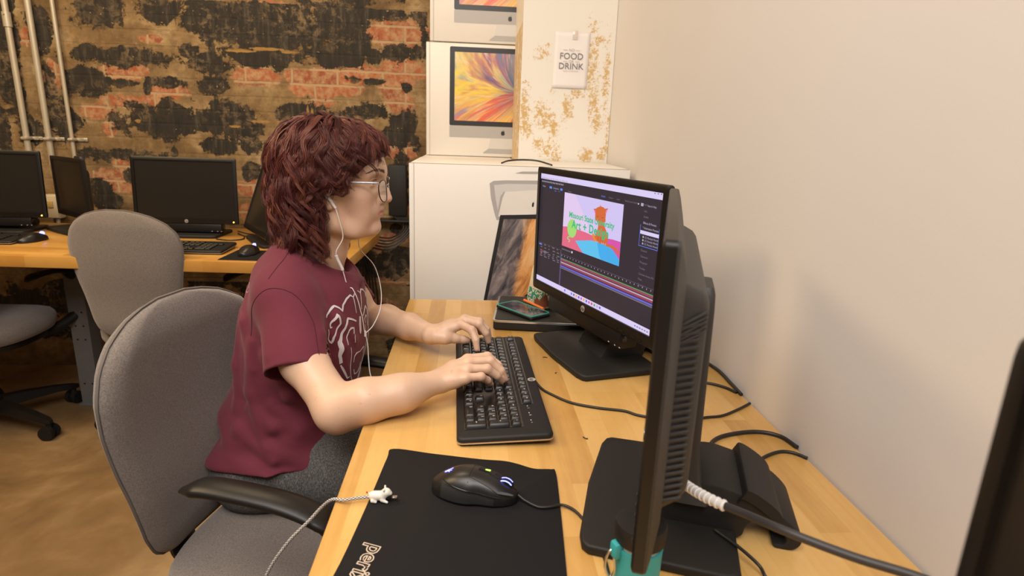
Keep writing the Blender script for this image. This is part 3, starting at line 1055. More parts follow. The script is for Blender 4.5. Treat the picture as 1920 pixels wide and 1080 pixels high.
c1 = carton('white carton printed with a colourful streaked screen, stacked beside the worn pillar', (-0.196, 2.725, 1.098), (0.36, 2.90, 1.566), 'computer cartons stacked in the corner', 1)
computer_picture(c1, 0.0, 0.335, 0.433, 0.430, 0.282, 0.021, 0.050)
c2 = carton('white carton cut off by the top of the frame, resting on the streaked screen carton', (-0.180, 2.725, 1.570), (0.36, 2.90, 2.04), 'computer cartons stacked in the corner', 1)
computer_picture(c2, 0.0, 0.335, 0.430, 0.430, 0.282, 0.021, 0.050)
# plain support cartons
c4 = carton('long white carton lying flat behind the large one, under the stacked cartons', (-0.205, 2.345, 0.55), (0.175, 2.90, 1.096), 'large cartons on the floor', 0)
c5 = carton('lower white carton on the floor under the flat one behind', (-0.205, 2.345, 0.0), (0.175, 2.90, 0.548), 'large cartons on the floor', 0)
c3 = carton('large white carton with a grey stand and leaning rock landscape screen printed on its face', (-0.190, 1.90, 0.505), (0.505, 2.325, 1.106), 'large cartons on the floor', 2)
c6 = carton('white carton on the floor beneath the large printed carton, behind the desk end', (-0.190, 1.90, 0.0), (0.505, 2.325, 0.503), 'large cartons on the floor', 0)

def rock_mat():
    t = NT('rock_landscape_print')
    v = t.mapping(rot=(0, R(-24), 0))
    st = t.n('ShaderNodeMapping', Vector=v, Scale=(26, 1, 7)).outputs[0]
    n = t.noise(st, 1.3, 6, 0.65, 0.8)
    sp = t.n('ShaderNodeSeparateXYZ', Vector=t.mapping())
    rock = t.ramp(n, [(0.30, (0.02, 0.02, 0.025)), (0.45, (0.10, 0.09, 0.10)), (0.58, (0.24, 0.20, 0.20)), (0.70, (0.42, 0.34, 0.30))])
    warm = t.ramp(n, [(0.3, (0.35, 0.12, 0.03)), (0.5, (0.75, 0.36, 0.12)), (0.7, (0.80, 0.55, 0.30))])
    k = t.math('SUBTRACT', t.math('ADD', sp.outputs[0], t.math('MULTIPLY', n, 0.05)), t.math('MULTIPLY', sp.outputs[2], 0.15))
    c = t.mix(t.ramp(k, [(0.092, 0.0), (0.116, 1.0)]), rock, warm)
    z = t.math('ADD', t.math('SUBTRACT', sp.outputs[2], t.math('MULTIPLY', sp.outputs[0], 0.25)), t.math('MULTIPLY', n, 0.05))
    c = t.mix(t.ramp(z, [(0.035, 1.0), (0.055, 0.0)]), c, t.ramp(n, [(0.4, (0.30, 0.14, 0.24)), (0.6, (0.70, 0.38, 0.30))]))
    t.base(c)
    t.P(Roughness=0.35)
    return t.m

def big_print(t):
    def poly(pts, dy):
        b = B()
        prism(b, pts, 0, 0.0002, frame((0, -dy, 0), (1, 0, 0), (0, 0, 1)))
        return b
    # metres from the carton's lower left front corner (x right, z up)
    # rear view: silver shell and curved stand
    shell = [(0.250, 0.545), (0.262, 0.553), (0.300, 0.556), (0.50, 0.560), (0.50, 0.44), (0.275, 0.430), (0.268, 0.45), (0.255, 0.50)]
    obj('printed_shell', poly(shell, 0.0002), M['carton_grey'], t)
    obj('printed_shell_face', poly([(0.264, 0.540), (0.305, 0.545), (0.50, 0.548), (0.50, 0.525), (0.295, 0.520), (0.285, 0.505), (0.278, 0.46), (0.270, 0.50)], 0.0004), M['carton_grey2'], t)
    obj('printed_shadow', poly([(0.330, 0.579), (0.352, 0.585), (0.50, 0.588), (0.50, 0.581), (0.352, 0.578)], 0.0002), M['carton_grey'], t)
    # leaning machine with the landscape
    obj('printed_chin', poly([(0.292, 0.500), (0.300, 0.520), (0.60, 0.545), (0.60, 0.47), (0.280, 0.441)], 0.0006), M['carton'], t)
    obj('printed_bezel', poly([(0.2865, 0.446), (0.60, 0.458), (0.60, 0.05), (0.222, 0.060), (0.236, 0.140)], 0.0008), M['carton_black'], t)
    pic = B()
    prism(pic, [(0.058, 0.373), (0.31, 0.381), (0.31, 0.17), (0.143, 0.080), (0.130, 0.075), (0.0, 0.04)], 0, 0.0002, frame((0, 0, 0), (1, 0, 0), (0, 0, 1)))
    o = obj('printed_screen', pic, rock_mat(), t)
    o.location = (0.240, -0.0010, 0.06)
    obj('printed_sheet', poly([(0.305, 0.100), (0.41, 0.205), (0.60, 0.25), (0.60, 0.03), (0.28, 0.03), (0.24, 0.052)], 0.0012), M['carton_grey2'], t)
    obj('printed_sheet_edge', poly([(0.297, 0.103), (0.41, 0.214), (0.41, 0.204), (0.303, 0.097)], 0.0014), M['carton_black'], t)
    a = apple_mark(0.016)
    bmesh.ops.transform(a, matrix=frame((0.390, -0.0010, 0.482), (0.45, 0, 0), (0.1, 0, 1)) @ Matrix.Diagonal((0.5, 1, 1, 1)), verts=a.verts)
    obj('fruit_emblem', a, M['carton_black'], t, ang=None)
big_print(c3)
# black cord lying on the big carton
tag(obj('loose_cord', tube(B(), catmull([(0.100, 1.98, 1.110), (0.125, 2.02, 1.116), (0.17, 2.05, 1.119), (0.22, 2.05, 1.118), (0.255, 2.00, 1.111), (0.262, 1.96, 1.1095)], 8), 0.0028, 8), M['cable']),
    'short black cord bowed up on top of the large white carton', 'cord')

# ================================================================== paper sign taped to the pillar
m_paper = simple('sign_paper', (0.78, 0.74, 0.72), 0.6)
sg = thing('paper_sign', 'white paper sign reading NO FOOD OR DRINK taped to the worn pillar', 'sign', (0.362, 2.3345, 1.374), 0)
b = B()
nx, nz = 10, 14
W, Hh = 0.130, 0.196
g = [[b.verts.new((-W / 2 + W * i / nx + 0.004 * j / nz, -0.0015 - 0.003 * math.sin(i / nx * 3.1) * (1 - j / nz) - 0.0008 * sin(i * 1.3 + j), Hh * j / nz)) for j in range(nz + 1)] for i in range(nx + 1)]
for i in range(nx):
    for j in range(nz):
        b.faces.new((g[i][j], g[i + 1][j], g[i + 1][j + 1], g[i][j + 1]))
me = bpy.data.meshes.new('sheet')
b.to_mesh(me); b.free()
sh = obj('sheet', me, m_paper, sg, ang=60)
md = sh.modifiers.new('thickness', 'SOLIDIFY'); md.thickness = 0.0003
def stext(s, size, z, x=0.0, m=None, **k):
    b = B()
    add_text(b, s, size, frame((x + 0.002, -0.0062, z), (1, 0, 0), (0, 0, 1)), **k)
    return b
m_ink = simple('grey_ink', (0.17, 0.16, 0.17), 0.6)
m_ink2 = simple('light_grey_ink', (0.42, 0.40, 0.41), 0.6)
obj('lettering', stext('FOOD', 0.031, 0.112), m_ink, sg, ang=None)
obj('lettering', stext('DRINK', 0.031, 0.077), m_ink, sg, ang=None)
obj('lettering', stext('NO', 0.013, 0.134), m_ink2, sg, ang=None)
obj('lettering', stext('OR', 0.013, 0.0945), m_ink2, sg, ang=None)
obj('lettering', stext('NEAR COMPUTERS', 0.0062, 0.0605, space=1.1), m_ink2, sg, ang=None)
b = B()
for z in (0.134, 0.0945):
    for s in (-1, 1):
        box(b, (0.016, 0.0002, 0.0012), (0.002 + s * 0.023, -0.0062, z))
obj('dashes', b, m_ink2, sg, ang=None)
b = B(); box(b, (0.018, 0.0004, 0.032), (0.012, -0.0040, Hh - 0.010), 0.0001)
obj('tape', b, simple('clear_tape', (0.66, 0.58, 0.52), 0.15), sg)

# black computer box on the brick wall behind the person's face
wb = thing('wall_computer', 'black computer box mounted on the brick wall behind the face of the person', 'computer', (-0.345, WALL_Y, 0.92), 0)
obj('case', box(B(), (0.085, 0.05, 0.24), (0, -0.035, 0), 0.006), M['black_soft'], wb)
obj('bracket', box(B(), (0.20, 0.09, 0.012), (-0.03, -0.046, -0.142), 0.003), M['black'], wb)
b = B()
for k in range(5):
    dx = 0.012 * k
    tube(b, catmull([(-0.02 + dx, -0.05, -0.12), (0.03 + dx, -0.08, -0.17), (-0.03, -0.09 - 0.01 * k, -0.22 - 0.012 * k), (-0.14 - dx, -0.08, -0.21 - 0.01 * k)], 8), 0.004, 6)
obj('cord_bundle', b, M['cable'], wb)
b = B()
for k in range(6):
    a = 0.015 * k
    tube(b, catmull([(-0.60 + a, 2.90, 0.70), (-0.545 + a * 0.9, 2.89, 0.60 - a * 0.5), (-0.53 + a, 2.88, 0.45), (-0.56 + a * 1.4, 2.885, 0.33), (-0.60 + a, 2.89, 0.2)], 8), 0.0042, 6)
tag(obj('cable_bundle', b, M['cable']), 'hanging bunch of black cables on the brick wall beyond the back desk end', 'cable')
# ================================================================== keyboards
def key_mesh(w, h, legend=None):
    b = B()
    hh = 0.0075
    rr = []
    for (k, z) in ((0.0, 0.0), (0.0004, 0.002), (0.0026, hh - 0.0006), (0.0032, hh)):
        rr.append([(x, y + (0.0008 if z > 0.004 else 0), z) for x, y in rrect(w - 2 * k, h - 2 * k, 0.0016, 3)])
    loft(b, rr, True)
    if legend:
        sz = 0.0062 if len(legend) == 1 else 0.0034
        off = V((-w / 2 + 0.0062, 0.0022, hh + 0.0001)) if len(legend) == 1 else V((-w / 2 + 0.0038, 0.001, hh + 0.0001))
        add_text(b, legend, sz, frame(off, (1, 0, 0), (0, 1, 0)), mi=1, align='CENTER' if len(legend) == 1 else 'LEFT', font_off=0.0001)
    return b

U = 0.01825
LAY = [  # row y centre, keys: (width in units, legend) ; negative width = gap
 (0.0455, [(1, 'esc'), (-1, 0)] + [(1, 'f%d' % i) for i in range(1, 5)] + [(-.5, 0)] + [(1, 'f%d' % i) for i in range(5, 9)] + [(-.5, 0)] + [(1, 'f%d' % i) for i in range(9, 13)] + [(-.3, 0), (1, 'prt'), (1, 'scr'), (1, 'brk')]),
 (0.0195, [(1, c) for c in '`1234567890-='] + [(2, 'bksp'), (-.3, 0), (1, 'ins'), (1, 'hm'), (1, 'pg'), (-.3, 0), (1, 'num'), (1, '/'), (1, '*'), (1, '-')]),
 (0.0195 - U, [(1.5, 'tab')] + [(1, c) for c in 'QWERTYUIOP[]'] + [(1.5, '\\'), (-.3, 0), (1, 'del'), (1, 'end'), (1, 'pg'), (-.3, 0), (1, '7'), (1, '8'), (1, '9')]),
 (0.0195 - 2 * U, [(1.75, 'caps')] + [(1, c) for c in 'ASDFGHJKL;'] + [(1, "'"), (2.25, 'enter'), (-3.6, 0), (1, '4'), (1, '5'), (1, '6')]),
 (0.0195 - 3 * U, [(2.25, 'shift')] + [(1, c) for c in 'ZXCVBNM,./'] + [(2.75, 'shift'), (-1.3, 0), (1, '^'), (-1.3, 0), (1, '1'), (1, '2'), (1, '3')]),
 (0.0195 - 4 * U, [(1.25, 'ctrl'), (1.25, 'win'), (1.25, 'alt'), (6.25, ''), (1.25, 'alt'), (1.25, 'win'), (1.25, 'm'), (1.25, 'ctrl'), (-.3, 0), (1, '<'), (1, 'v'), (1, '>'), (-.3, 0), (2, '0'), (1, '.')]),
]
m_key = simple('key_plastic', (0.012, 0.011, 0.0105), 0.36, bump=0.2, bscale=1200, bdist=0.0002)
m_leg = simple('key_legend_print', (0.55, 0.52, 0.48), 0.6)
m_copper = simple('champagne_trim', (0.62, 0.46, 0.30), 0.35, metal=0.6)

def round_badge(parent, c, x, y, r=0.0075):
    """round badge carrying two slanted lower-case letters"""
    b = B()
    tube(b, [V(c), V(c) + V(x).cross(V(y)) * 0.0008], r, 28)
    n = V(x).cross(V(y))
    bd = obj('badge', b, simple('badge_silver', (0.60, 0.58, 0.55), 0.35, metal=0.5), parent)
    b = B()
    add_text(b, 'hp', r * 1.55, frame(V(c) + n * 0.0009, x, y), shear=0.35, font_off=0.00025)
    obj('badge_letters', b, M['black'], bd, ang=None)
    return bd

def make_keyboard(label, loc, rz, full=True, group=None):
    t = thing('keyboard', label, 'keyboard', loc, rz, group)
    Lk, Wk = 0.452, 0.150
    b = B()
    # wedge body: rounded plate rising to the back
    o = rrect(Lk, Wk, 0.010, 6)
    rings = []
    for (k, z) in ((0.002, 0.004), (0.0, 0.008), (0.0, 0.0105), (0.0015, 0.0135), (0.004, 0.0150)):
        rings.append([(x * (1 - 2 * k / Lk), y * (1 - 2 * k / Wk), z + 0.007 * (y / Wk + 0.5)) for x, y in o])
    loft(b, rings, True)
    body = obj('keyboard_body', b, [M['black_soft']], t, ang=40)
    b = B()
    loft(b, [[(x, y, z + 0.007 * (y / Wk + 0.5) * 0.9) for x, y in rrect(Lk + 0.0012, Wk + 0.0012, 0.0105, 6)] for z in (0.0045, 0.0062)], True)
    obj('trim_strip', b, m_copper, t, ang=40)
    b = B()
    box(b, (Lk - 0.01, Wk - 0.01, 0.004), (0, 0, 0.004), 0.001, rot=(R(2.4), 0, 0))
    for sx in (-1, 1):
        box(b, (0.03, 0.010, 0.012), (sx * 0.18, 0.060, 0.006), 0.002)
        box(b, (0.02, 0.008, 0.004), (sx * 0.2, -0.066, 0.002), 0.001)
    obj('underside_and_feet', b, M['black'], t)
    x0 = -0.5 * Lk + 0.012
    tilt = math.atan2(0.007, Wk)
    cache = {}
    def put(cx, cy, w, h, lg):
        kk = (round(w, 4), round(h, 4), lg if full else None)
        z = 0.0145 + 0.007 * (cy / Wk + 0.5) - 0.001
        if kk in cache:
            o = cache[kk].copy(); COL.objects.link(o)
        else:
            o = obj('key', key_mesh(w * U - 0.0012, h * U - 0.0012, kk[2]), [m_key, m_leg], t, ang=40)
            cache[kk] = o
        o.parent = t
        o.location = (cx, cy, z)
        o.rotation_euler = (tilt, 0, 0)
    if full:
        # dark wells under the key blocks
        b = B()
        xr = [(0, 15), (15.3, 18.3), (18.6, 22.6)]
        wells = [(x0 + a * U - 0.002, x0 + c * U + 0.002, -0.063, 0.031) for a, c in xr] + [(x0 - 0.002, x0 + 18.3 * U + 0.002, 0.0355, 0.056)]
        for (a, c, d, e) in wells:
            box(b, (c - a, e - d, 0.0012), ((a + c) / 2, (d + e) / 2, 0.0150 + 0.007 * ((d + e) / 2 / Wk + 0.5)), rot=(tilt, 0, 0))
        obj('key_well', b, M['black_gloss'], t)
        for (cy, row) in LAY:
            x = x0
            for (w, lg) in row:
                if w > 0:
                    put(x + w * U / 2, cy, w, 1.0, lg)
                x += abs(w) * U
        put(x0 + 22.1 * U, 0.0195 - 1.5 * U, 1.0, 2.0, '+')
        put(x0 + 22.1 * U, 0.0195 - 3.5 * U, 1.0, 2.0, 'ent')
        # indicator print above the number pad
        b = B()
        for i, s in enumerate(('1', 'A', 'v')):
            xx = x0 + (18.9 + i * 1.4) * U
            zz = 0.0153 + 0.007 * (0.045 / Wk + 0.5)
            add_text(b, s, 0.006, frame((xx + 0.005, 0.0455, zz), (1, 0, 0), (0, 1, tilt)))
            box(b, (0.003, 0.0014, 0.0004), (xx - 0.003, 0.0445, zz - 0.0001))
        obj('indicator_print', b, m_leg, t, ang=None)
        round_badge(t, V((0.02, 0.0655, 0.0218)), V((1, 0, 0)), V((0, 1, tilt)))
    else:
        # seen from far: rows of low caps
        b = B()
        for (cy, row) in LAY:
            x = x0
            for (w, lg) in row:
                if w > 0:
                    box(b, (w * U - 0.002, U - 0.002, 0.006), (x + w * U / 2, cy, 0.0165 + 0.007 * (cy / Wk + 0.5)), 0.0012, 1, rot=(tilt, 0, 0))
                x += abs(w) * U
        o = obj('keys', b, [m_key], t, ang=None)
        o['kind'] = 'stuff'
    return t

make_keyboard('black wired keyboard under the hands of the person typing', (0.0545, 1.050, 0.74), R(-88.4), True, 'black wired keyboards')
make_keyboard('black keyboard on the back desk in front of the widest dark monitor', (-1.12, 2.262, 0.74), R(-1), False, 'black wired keyboards')
make_keyboard('black keyboard at the far left of the back desk, partly out of frame', (-1.915, 2.350, 0.74), R(2), False, 'black wired keyboards')

# ================================================================== monitors
m_screen_off = NT('dark_matt_screen')
m_screen_off.base((0.014, 0.012, 0.010)); m_screen_off.P(Roughness=0.32)
M['screen_off'] = m_screen_off.m
M['bezel'] = simple('monitor_bezel', (0.008, 0.007, 0.0065), 0.40, spec=0.35, bump=0.35, bscale=1400, bdist=0.0002)
M['mon_back'] = simple('monitor_back_shell', (0.024, 0.022, 0.0205), 0.5, bump=0.6, bscale=1500, bdist=0.0003)

def make_monitor(label, loc, rz, W=0.484, zb=0.098, zt=0.394, panel_turn=0.0, base_dx=0.0, bar=False, group='black widescreen monitors', led=None, stand_detail=True, tilt=0.0, badge=True, led_top=False):
    """local axes: x to the right seen from the front, y towards the back, z up; z=0 is the desk top"""
    t = thing('monitor', label, 'monitor', loc, rz, group)
    H = zt - zb
    Mp = Matrix.Rotation(panel_turn, 4, 'Z') @ Matrix.Translation((0, 0, zb + H / 2)) @ Matrix.Rotation(tilt, 4, 'X')
    def place(b):
        bmesh.ops.transform(b, matrix=Mp, verts=b.verts)
        return b
    bz, bb = 0.0145, 0.023
    # front frame with its opening
    b = B()
    ow = rrect(W, H, 0.006, 4)
    iw = rrect(W - 2 * bz, H - bz - bb, 0.0008, 4, 0, (bb - bz) / 2)
    n = len(ow)
    def ring(pts, y):
        return [(x, y, z) for x, z in pts]
    rg = [ring(ow, 0.011), ring(ow, 0.002), [(x * (1 - 0.003 / W * 2), 0.0, z * (1 - 0.003 / H * 2)) for x, z in ow], [(x, 0.0, z) for x, z in [(p[0] * 1.002, p[1] * 1.002) for p in iw]], ring(iw, 0.004)]
    loft(b, rg, False)
    frame_o = obj('bezel', place(b), M['bezel'], t, ang=40)
    b = B()
    box(b, (W - 2 * bz + 0.002, 0.002, H - bz - bb + 0.002), (0, 0.0045, (bb - bz) / 2))
    scr = obj('screen', place(b), M['screen_off'], t)
    # back shell: chamfered tray then the bulge
    b = B()
    rg = []
    for (k, y) in ((0.0, 0.0105), (0.001, 0.0135), (0.012, 0.0170), (0.028, 0.0205), (0.032, 0.0215)):
        rg.append([(x * (1 - 2 * k / W), y, z * (1 - 2 * k / H)) for x, z in ow])
    loft(b, rg, True)
    obj('back_shell', place(b), M['mon_back'], t, ang=30)
    b = B()
    bw, bh = W * 0.80, H * 0.74
    rg = []
    for (k, y) in ((0.0, 0.020), (0.008, 0.037), (0.014, 0.042), (0.02, 0.044)):
        rg.append([(x, y, z - 0.006) for x, z in rrect(bw - 2 * k, bh - 2 * k, 0.012, 5)])
    loft(b, rg, True)
    hs = obj('rear_housing', place(b), M['mon_back'], t, ang=30)
    if stand_detail:
        nr = 26
        for s in (-1, 1):
            b = B()
            for i in range(nr):
                z = -bh / 2 + 0.016 + (bh - 0.045) * i / nr - 0.006
                x = s * (bw / 2 - 0.003)
                tube(b, [(x + s * 0.003, 0.0215, z - 0.0015), (x - s * 0.0035, 0.038, z + 0.0012)], 0.0018, 6)
            for i in range(5):
                z = bh / 2 - 0.050 + i * 0.0042
                tube(b, [(s * (bw / 2 + 0.0005), 0.0215, z - 0.008), (s * (bw / 2 - 0.006), 0.037, z + 0.001), (s * (bw / 2 - 0.016), 0.043, z + 0.003)], 0.0014, 6)
            obj('vent_ribs', place(b), M['mon_back'], hs, ang=50)
    if badge:
        bd = round_badge(t, Mp @ V((0.0, -0.0004, -H / 2 + bb / 2 - 0.001)), Mp.to_3x3() @ V((1, 0, 0)), Mp.to_3x3() @ V((0, 0, 1)), 0.0072)
    b = B()
    for i in range(5):
        box(b, (0.007, 0.002, 0.0025), (W * 0.5 - 0.115 + i * 0.019, -0.0006, -H / 2 + 0.007), 0.0006)
    obj('buttons', place(b), M['black_gloss'], t)
    if led:
        b = B()
        zz = -H / 2 + 0.010 if not led_top else H / 2 - 0.010
        tube(b, [(W / 2 - 0.018, 0.0, zz), (W / 2 - 0.018, -0.0012, zz)], 0.0028, 12)
        obj('power_light', place(b), M[led], t)
    if bar:
        b = B()
        box(b, (0.30, 0.042, 0.036), (-0.012, 0.024, -H / 2 - 0.017), 0.004)
        sb = obj('speaker_bar', place(b), M['bezel'], t)
        b = B()
        tube(b, [(0.142, 0.012, -H / 2 - 0.012), (0.142, 0.0015, -H / 2 - 0.012)], 0.006, 18)
        tube(b, [(0.124, 0.004, -H / 2 - 0.026), (0.124, 0.0022, -H / 2 - 0.026)], 0.003, 14)
        obj('knob_and_jacks', place(b), M['black_gloss'], sb)
        b = B()
        for x in (0.100, 0.122, 0.138):
            box(b, (0.004, 0.0006, 0.0015), (x, 0.0026, -H / 2 - 0.030))
        obj('icon_print', place(b), M['print_white'], sb)
    # ---- stand
    b = B()
    x0 = base_dx
    pl = [(-0.128, -0.058), (-0.11, -0.063), (0.0, -0.068), (0.11, -0.063), (0.128, -0.058), (0.134, -0.05), (0.138, 0.105), (0.128, 0.118), (-0.128, 0.118), (-0.138, 0.105), (-0.134, -0.05)]
    prism(b, [(x + x0, y) for x, y in pl], 0.0, 0.013, bev=0.004, seg=3)
    obj('base_plate', b, M['black_soft'], t, ang=40)
    b = B()
    # column with rounded edges, wider at foot
    rg = []
    for (z, w, y0, y1) in ((0.045, 0.100, 0.036, 0.082), (0.07, 0.082, 0.040, 0.072), (0.11, 0.072, 0.043, 0.066), (0.28, 0.070, 0.044, 0.063), (0.300, 0.066, 0.044, 0.062), (0.308, 0.056, 0.045, 0.060)):
        rg.append([(x + x0 * 0.5, y, z) for x, y in rrect(w, y1 - y0, 0.006, 4, 0, (y0 + y1) / 2)])
    loft(b, rg, True)
    obj('column', b, M['mon_back'], t, ang=40)
    # curved foot: a band with an open hollow, seen from the side
    outer = catmull([(0.020, 0.010), (0.034, 0.036), (0.052, 0.060), (0.080, 0.070), (0.110, 0.066), (0.140, 0.057), (0.166, 0.044), (0.186, 0.027), (0.192, 0.014), (0.184, 0.002), (0.165, 0.0)], 5)
    inner = catmull([(0.160, 0.006), (0.170, 0.007), (0.174, 0.014), (0.168, 0.024), (0.154, 0.032), (0.136, 0.030), (0.128, 0.020), (0.126, 0.010), (0.120, 0.004)], 5)
    pts = [(p[0], p[1]) for p in outer] + [(p[0], p[1]) for p in inner]
    b = B()
    prism(b, pts, x0 - 0.055, x0 + 0.055, Matrix(((0, 0, 1, 0), (1, 0, 0, 0), (0, 1, 0, 0), (0, 0, 0, 1))), bev=0.003)
    foot = obj('curved_foot', b, M['black_soft'], t, ang=30)
    b = B()
    # cable clip: strap round the foot
    sp = catmull([(0.120, 0.066), (0.126, 0.073), (0.145, 0.064), (0.160, 0.053), (0.166, 0.045)], 5)
    pts = [(p[0], p[1]) for p in sp] + [(p[0] - 0.006, p[1] - 0.012) for p in sp[::-1]]
    prism(b, pts, x0 - 0.060, x0 + 0.060, Matrix(((0, 0, 1, 0), (1, 0, 0, 0), (0, 1, 0, 0), (0, 0, 0, 1))))
    obj('cable_clip', b, M['black_soft'], foot, ang=30)
    return t, scr, Mp, (W, H, bz, bb)

def at_front(front_left, d, W, base=0.74):
    """base point and heading of a monitor whose front face starts at front_left and runs along d"""
    d = V((d[0], d[1], 0)).normalized()
    c = V((front_left[0], front_left[1], 0)) + d * (W / 2)
    return (c.x, c.y, base), math.atan2(d.y, d.x)

loc1, rz1 = at_front((0.159, 1.440), (0.357, -0.934), 0.484)
mon1, scr1, Mp1, dim1 = make_monitor('black widescreen monitor switched on, showing an animation program with a cat picture', loc1, rz1 - R(5), W=0.484, zb=0.097, zt=0.392, panel_turn=R(5), bar=True)
loc2, rz2 = at_front((0.144 + 0.321 * 0.49, 0.43 + 0.947 * 0.49), (-0.321, -0.947), 0.49)
mon2, _, _, _ = make_monitor('black monitor seen edge-on from behind, vents and stand towards the camera', loc2, rz2, W=0.49, zb=0.100, zt=0.396, base_dx=-0.03)
d3 = V((-0.30, -0.95, 0)).normalized()
loc3, rz3 = at_front((0.216, 0.210), d3, 0.484)
make_monitor('dark monitor edge cutting off the right side of the view', loc3, rz3, W=0.484, zb=0.100, zt=0.400, stand_detail=False)

# back desk monitors (mostly asleep, amber lights)
make_monitor('dark sleeping monitor on the back desk, the widest one in full view with amber light', (-1.175, 2.56, 0.74), R(-0.5), W=0.418, zb=0.052, zt=0.322, bar=True, led='led_amber', stand_detail=False, tilt=R(-4))
make_monitor('dark monitor turned away, second from the left on the back desk beside the outlet box', (-1.655, 2.60, 0.74), R(-38), W=0.30, zb=0.06, zt=0.305, stand_detail=False, badge=False)
make_monitor('dark sleeping monitor at the left frame edge with amber light', (-1.930, 2.55, 0.74), R(4), W=0.40, zb=0.060, zt=0.328, bar=True, led='led_amber', stand_detail=False, tilt=R(-3))
make_monitor('dark monitor rotated upright and leaning back, its edge showing behind the hair of the person', (-0.815, 2.455, 0.74), R(-58), W=0.37, zb=0.03, zt=0.355, stand_detail=False, led='led_amber', led_top=True, tilt=R(-20), badge=False)

# ---- what the lit screen shows (an emissive picture at the screen's own place)
def screen_picture():
    W, H, bz, bb = dim1
    sw, sh = W - 2 * bz, H - bz - bb
    PW, PH = 0.455, 0.258                    # drawing units: metres, origin lower left
    kx, kz = sw / PW, sh / PH
    cols = {'bg': (0.022, 0.017, 0.028), 'lav': (0.66, 0.58, 0.86), 'lav2': (0.60, 0.52, 0.84), 'pale': (0.70, 0.55, 0.80), 'pink': (0.72, 0.13, 0.22), 'mag': (0.62, 0.08, 0.38),
            'blue': (0.10, 0.50, 0.80), 'blue2': (0.05, 0.38, 0.78), 'cat': (0.62, 0.13, 0.035), 'catd': (0.30, 0.05, 0.02), 'catl': (0.75, 0.24, 0.04), 'ear': (0.70, 0.25, 0.60),
            'ball': (0.33, 0.66, 0.16), 'txt': (0.04, 0.46, 0.20), 'ui': (0.42, 0.38, 0.52), 'uib': (0.10, 0.22, 0.85), 'grn': (0.10, 0.36, 0.12), 'mar': (0.30, 0.05, 0.10),
            'tan': (0.52, 0.36, 0.46), 'blu': (0.13, 0.12, 0.62), 'gry': (0.16, 0.14, 0.18), 'dim': (0.075, 0.060, 0.085), 'red': (0.55, 0.08, 0.08), 'org': (0.8, 0.35, 0.05), 'whi': (0.85, 0.80, 0.95)}
    names = list(cols)
    mats = []
    for k in names:
        mats.append(emis('screen_' + k, cols[k], 1.0, 0.35))
    bm = B()
    layer = [0]
    def Z(l):
        return -0.00012 - 0.00003 * l
    def poly(pts, c, l, ox=0.0, oy=0.0, s=1.0):
        b = B()
        vv = [b.verts.new(((ox + x * s) * kx - sw / 2, Z(l), (oy + y * s) * kz - sh / 2 + (bb - bz) / 2)) for x, y in pts]
        b.faces.new(vv)
        bmesh.ops.triangulate(b, faces=b.faces)
        merge(bm, b, None, names.index(c))
    def rect(x0, y0, x1, y1, c, l):
        poly([(x0, y0), (x1, y0), (x1, y1), (x0, y1)], c, l)
    def txt(s, size, x, y, c, l, rot=0.0, **k):
        b = B()
        add_text(b, s, size, None, **k)
        Mx = Matrix(((kx, 0, 0, 0), (0, 0, 0, Z(l)), (0, kz, 0, 0), (0, 0, 0, 1))) @ Matrix.Translation((x, y, 0)) @ Matrix.Rotation(rot, 4, 'Z')
        Mx = Matrix.Translation((-sw / 2, 0, -sh / 2 + (bb - bz) / 2)) @ Mx
        merge(bm, b, Mx, names.index(c))
    rect(0, 0, PW, PH, 'bg', 0)
    rect(0, 0.246, PW, PH, 'lav', 1)                 # title bar
    rect(0, 0.0, PW, 0.0115, 'lav', 1)               # task bar
    rng = random.Random(3)
    txt('File  Edit  Composition  Layer  Effect  Animation  View  Window  Help', 0.0042, 0.004, 0.2485, 'gry', 2, align='LEFT')
    # tool rows
    for i in range(14):
        rect(0.006 + i * 0.0075, 0.2385, 0.0095 + i * 0.0075, 0.2418, 'ui', 2)
    txt('Project', 0.005, 0.010, 0.229, 'ui', 2, align='LEFT')
    txt('Composition', 0.005, 0.062, 0.229, 'ui', 2, align='LEFT')
    rect(0.044, 0.2265, 0.056, 0.2315, 'uib', 2); rect(0.095, 0.2265, 0.105, 0.2315, 'uib', 2)
    txt('Learn', 0.0045, 0.068, 0.2235, 'uib', 2, align='LEFT')
    txt('Main', 0.0045, 0.086, 0.2235, 'gry', 2, align='LEFT')
    txt('Footage', 0.0045, 0.13, 0.2285, 'gry', 2, align='LEFT')
    for i, s in enumerate(('Default', 'Review', 'Learn', 'Small Screen', 'Standard', 'Libraries')):
        txt(s, 0.0050, 0.262 + i * 0.027, 0.2325, 'uib' if i == 0 else 'gry', 2, align='LEFT')
    # effects column
    rect(0.384, 0.2305, 0.3865, 0.233, 'whi', 2); rect(0.393, 0.2290, 0.400, 0.2345, 'ui', 2)
    txt('Search Help', 0.005, 0.413, 0.2315, 'ui', 2, align='LEFT')
    for s, y, c in (('Info', 0.221, 'gry'), ('Audio', 0.211, 'gry'), ('Effects & Presets', 0.200, 'ui'), ('* Animation Presets', 0.191, 'ui'), ('Channel', 0.150, 'gry'), ('Character', 0.139, 'gry'),
                    ('Paragraph', 0.128, 'gry'), ('Tracker', 0.117, 'gry'), ('Content-Aware Fill', 0.106, 'gry'), ('Paint', 0.096, 'gry'), ('Brushes', 0.086, 'gry')):
        txt(s, 0.0056, 0.404, y, c, 2, align='LEFT')
    rect(0.398, 0.1795, 0.452, 0.186, 'lav', 3)
    for x0, y0, x1, y1 in ((0.3965, 0.157, 0.3975, 0.196), (0.3965, 0.157, 0.452, 0.158), (0.451, 0.157, 0.452, 0.196)):
        rect(x0, y0, x1, y1, 'uib', 3)
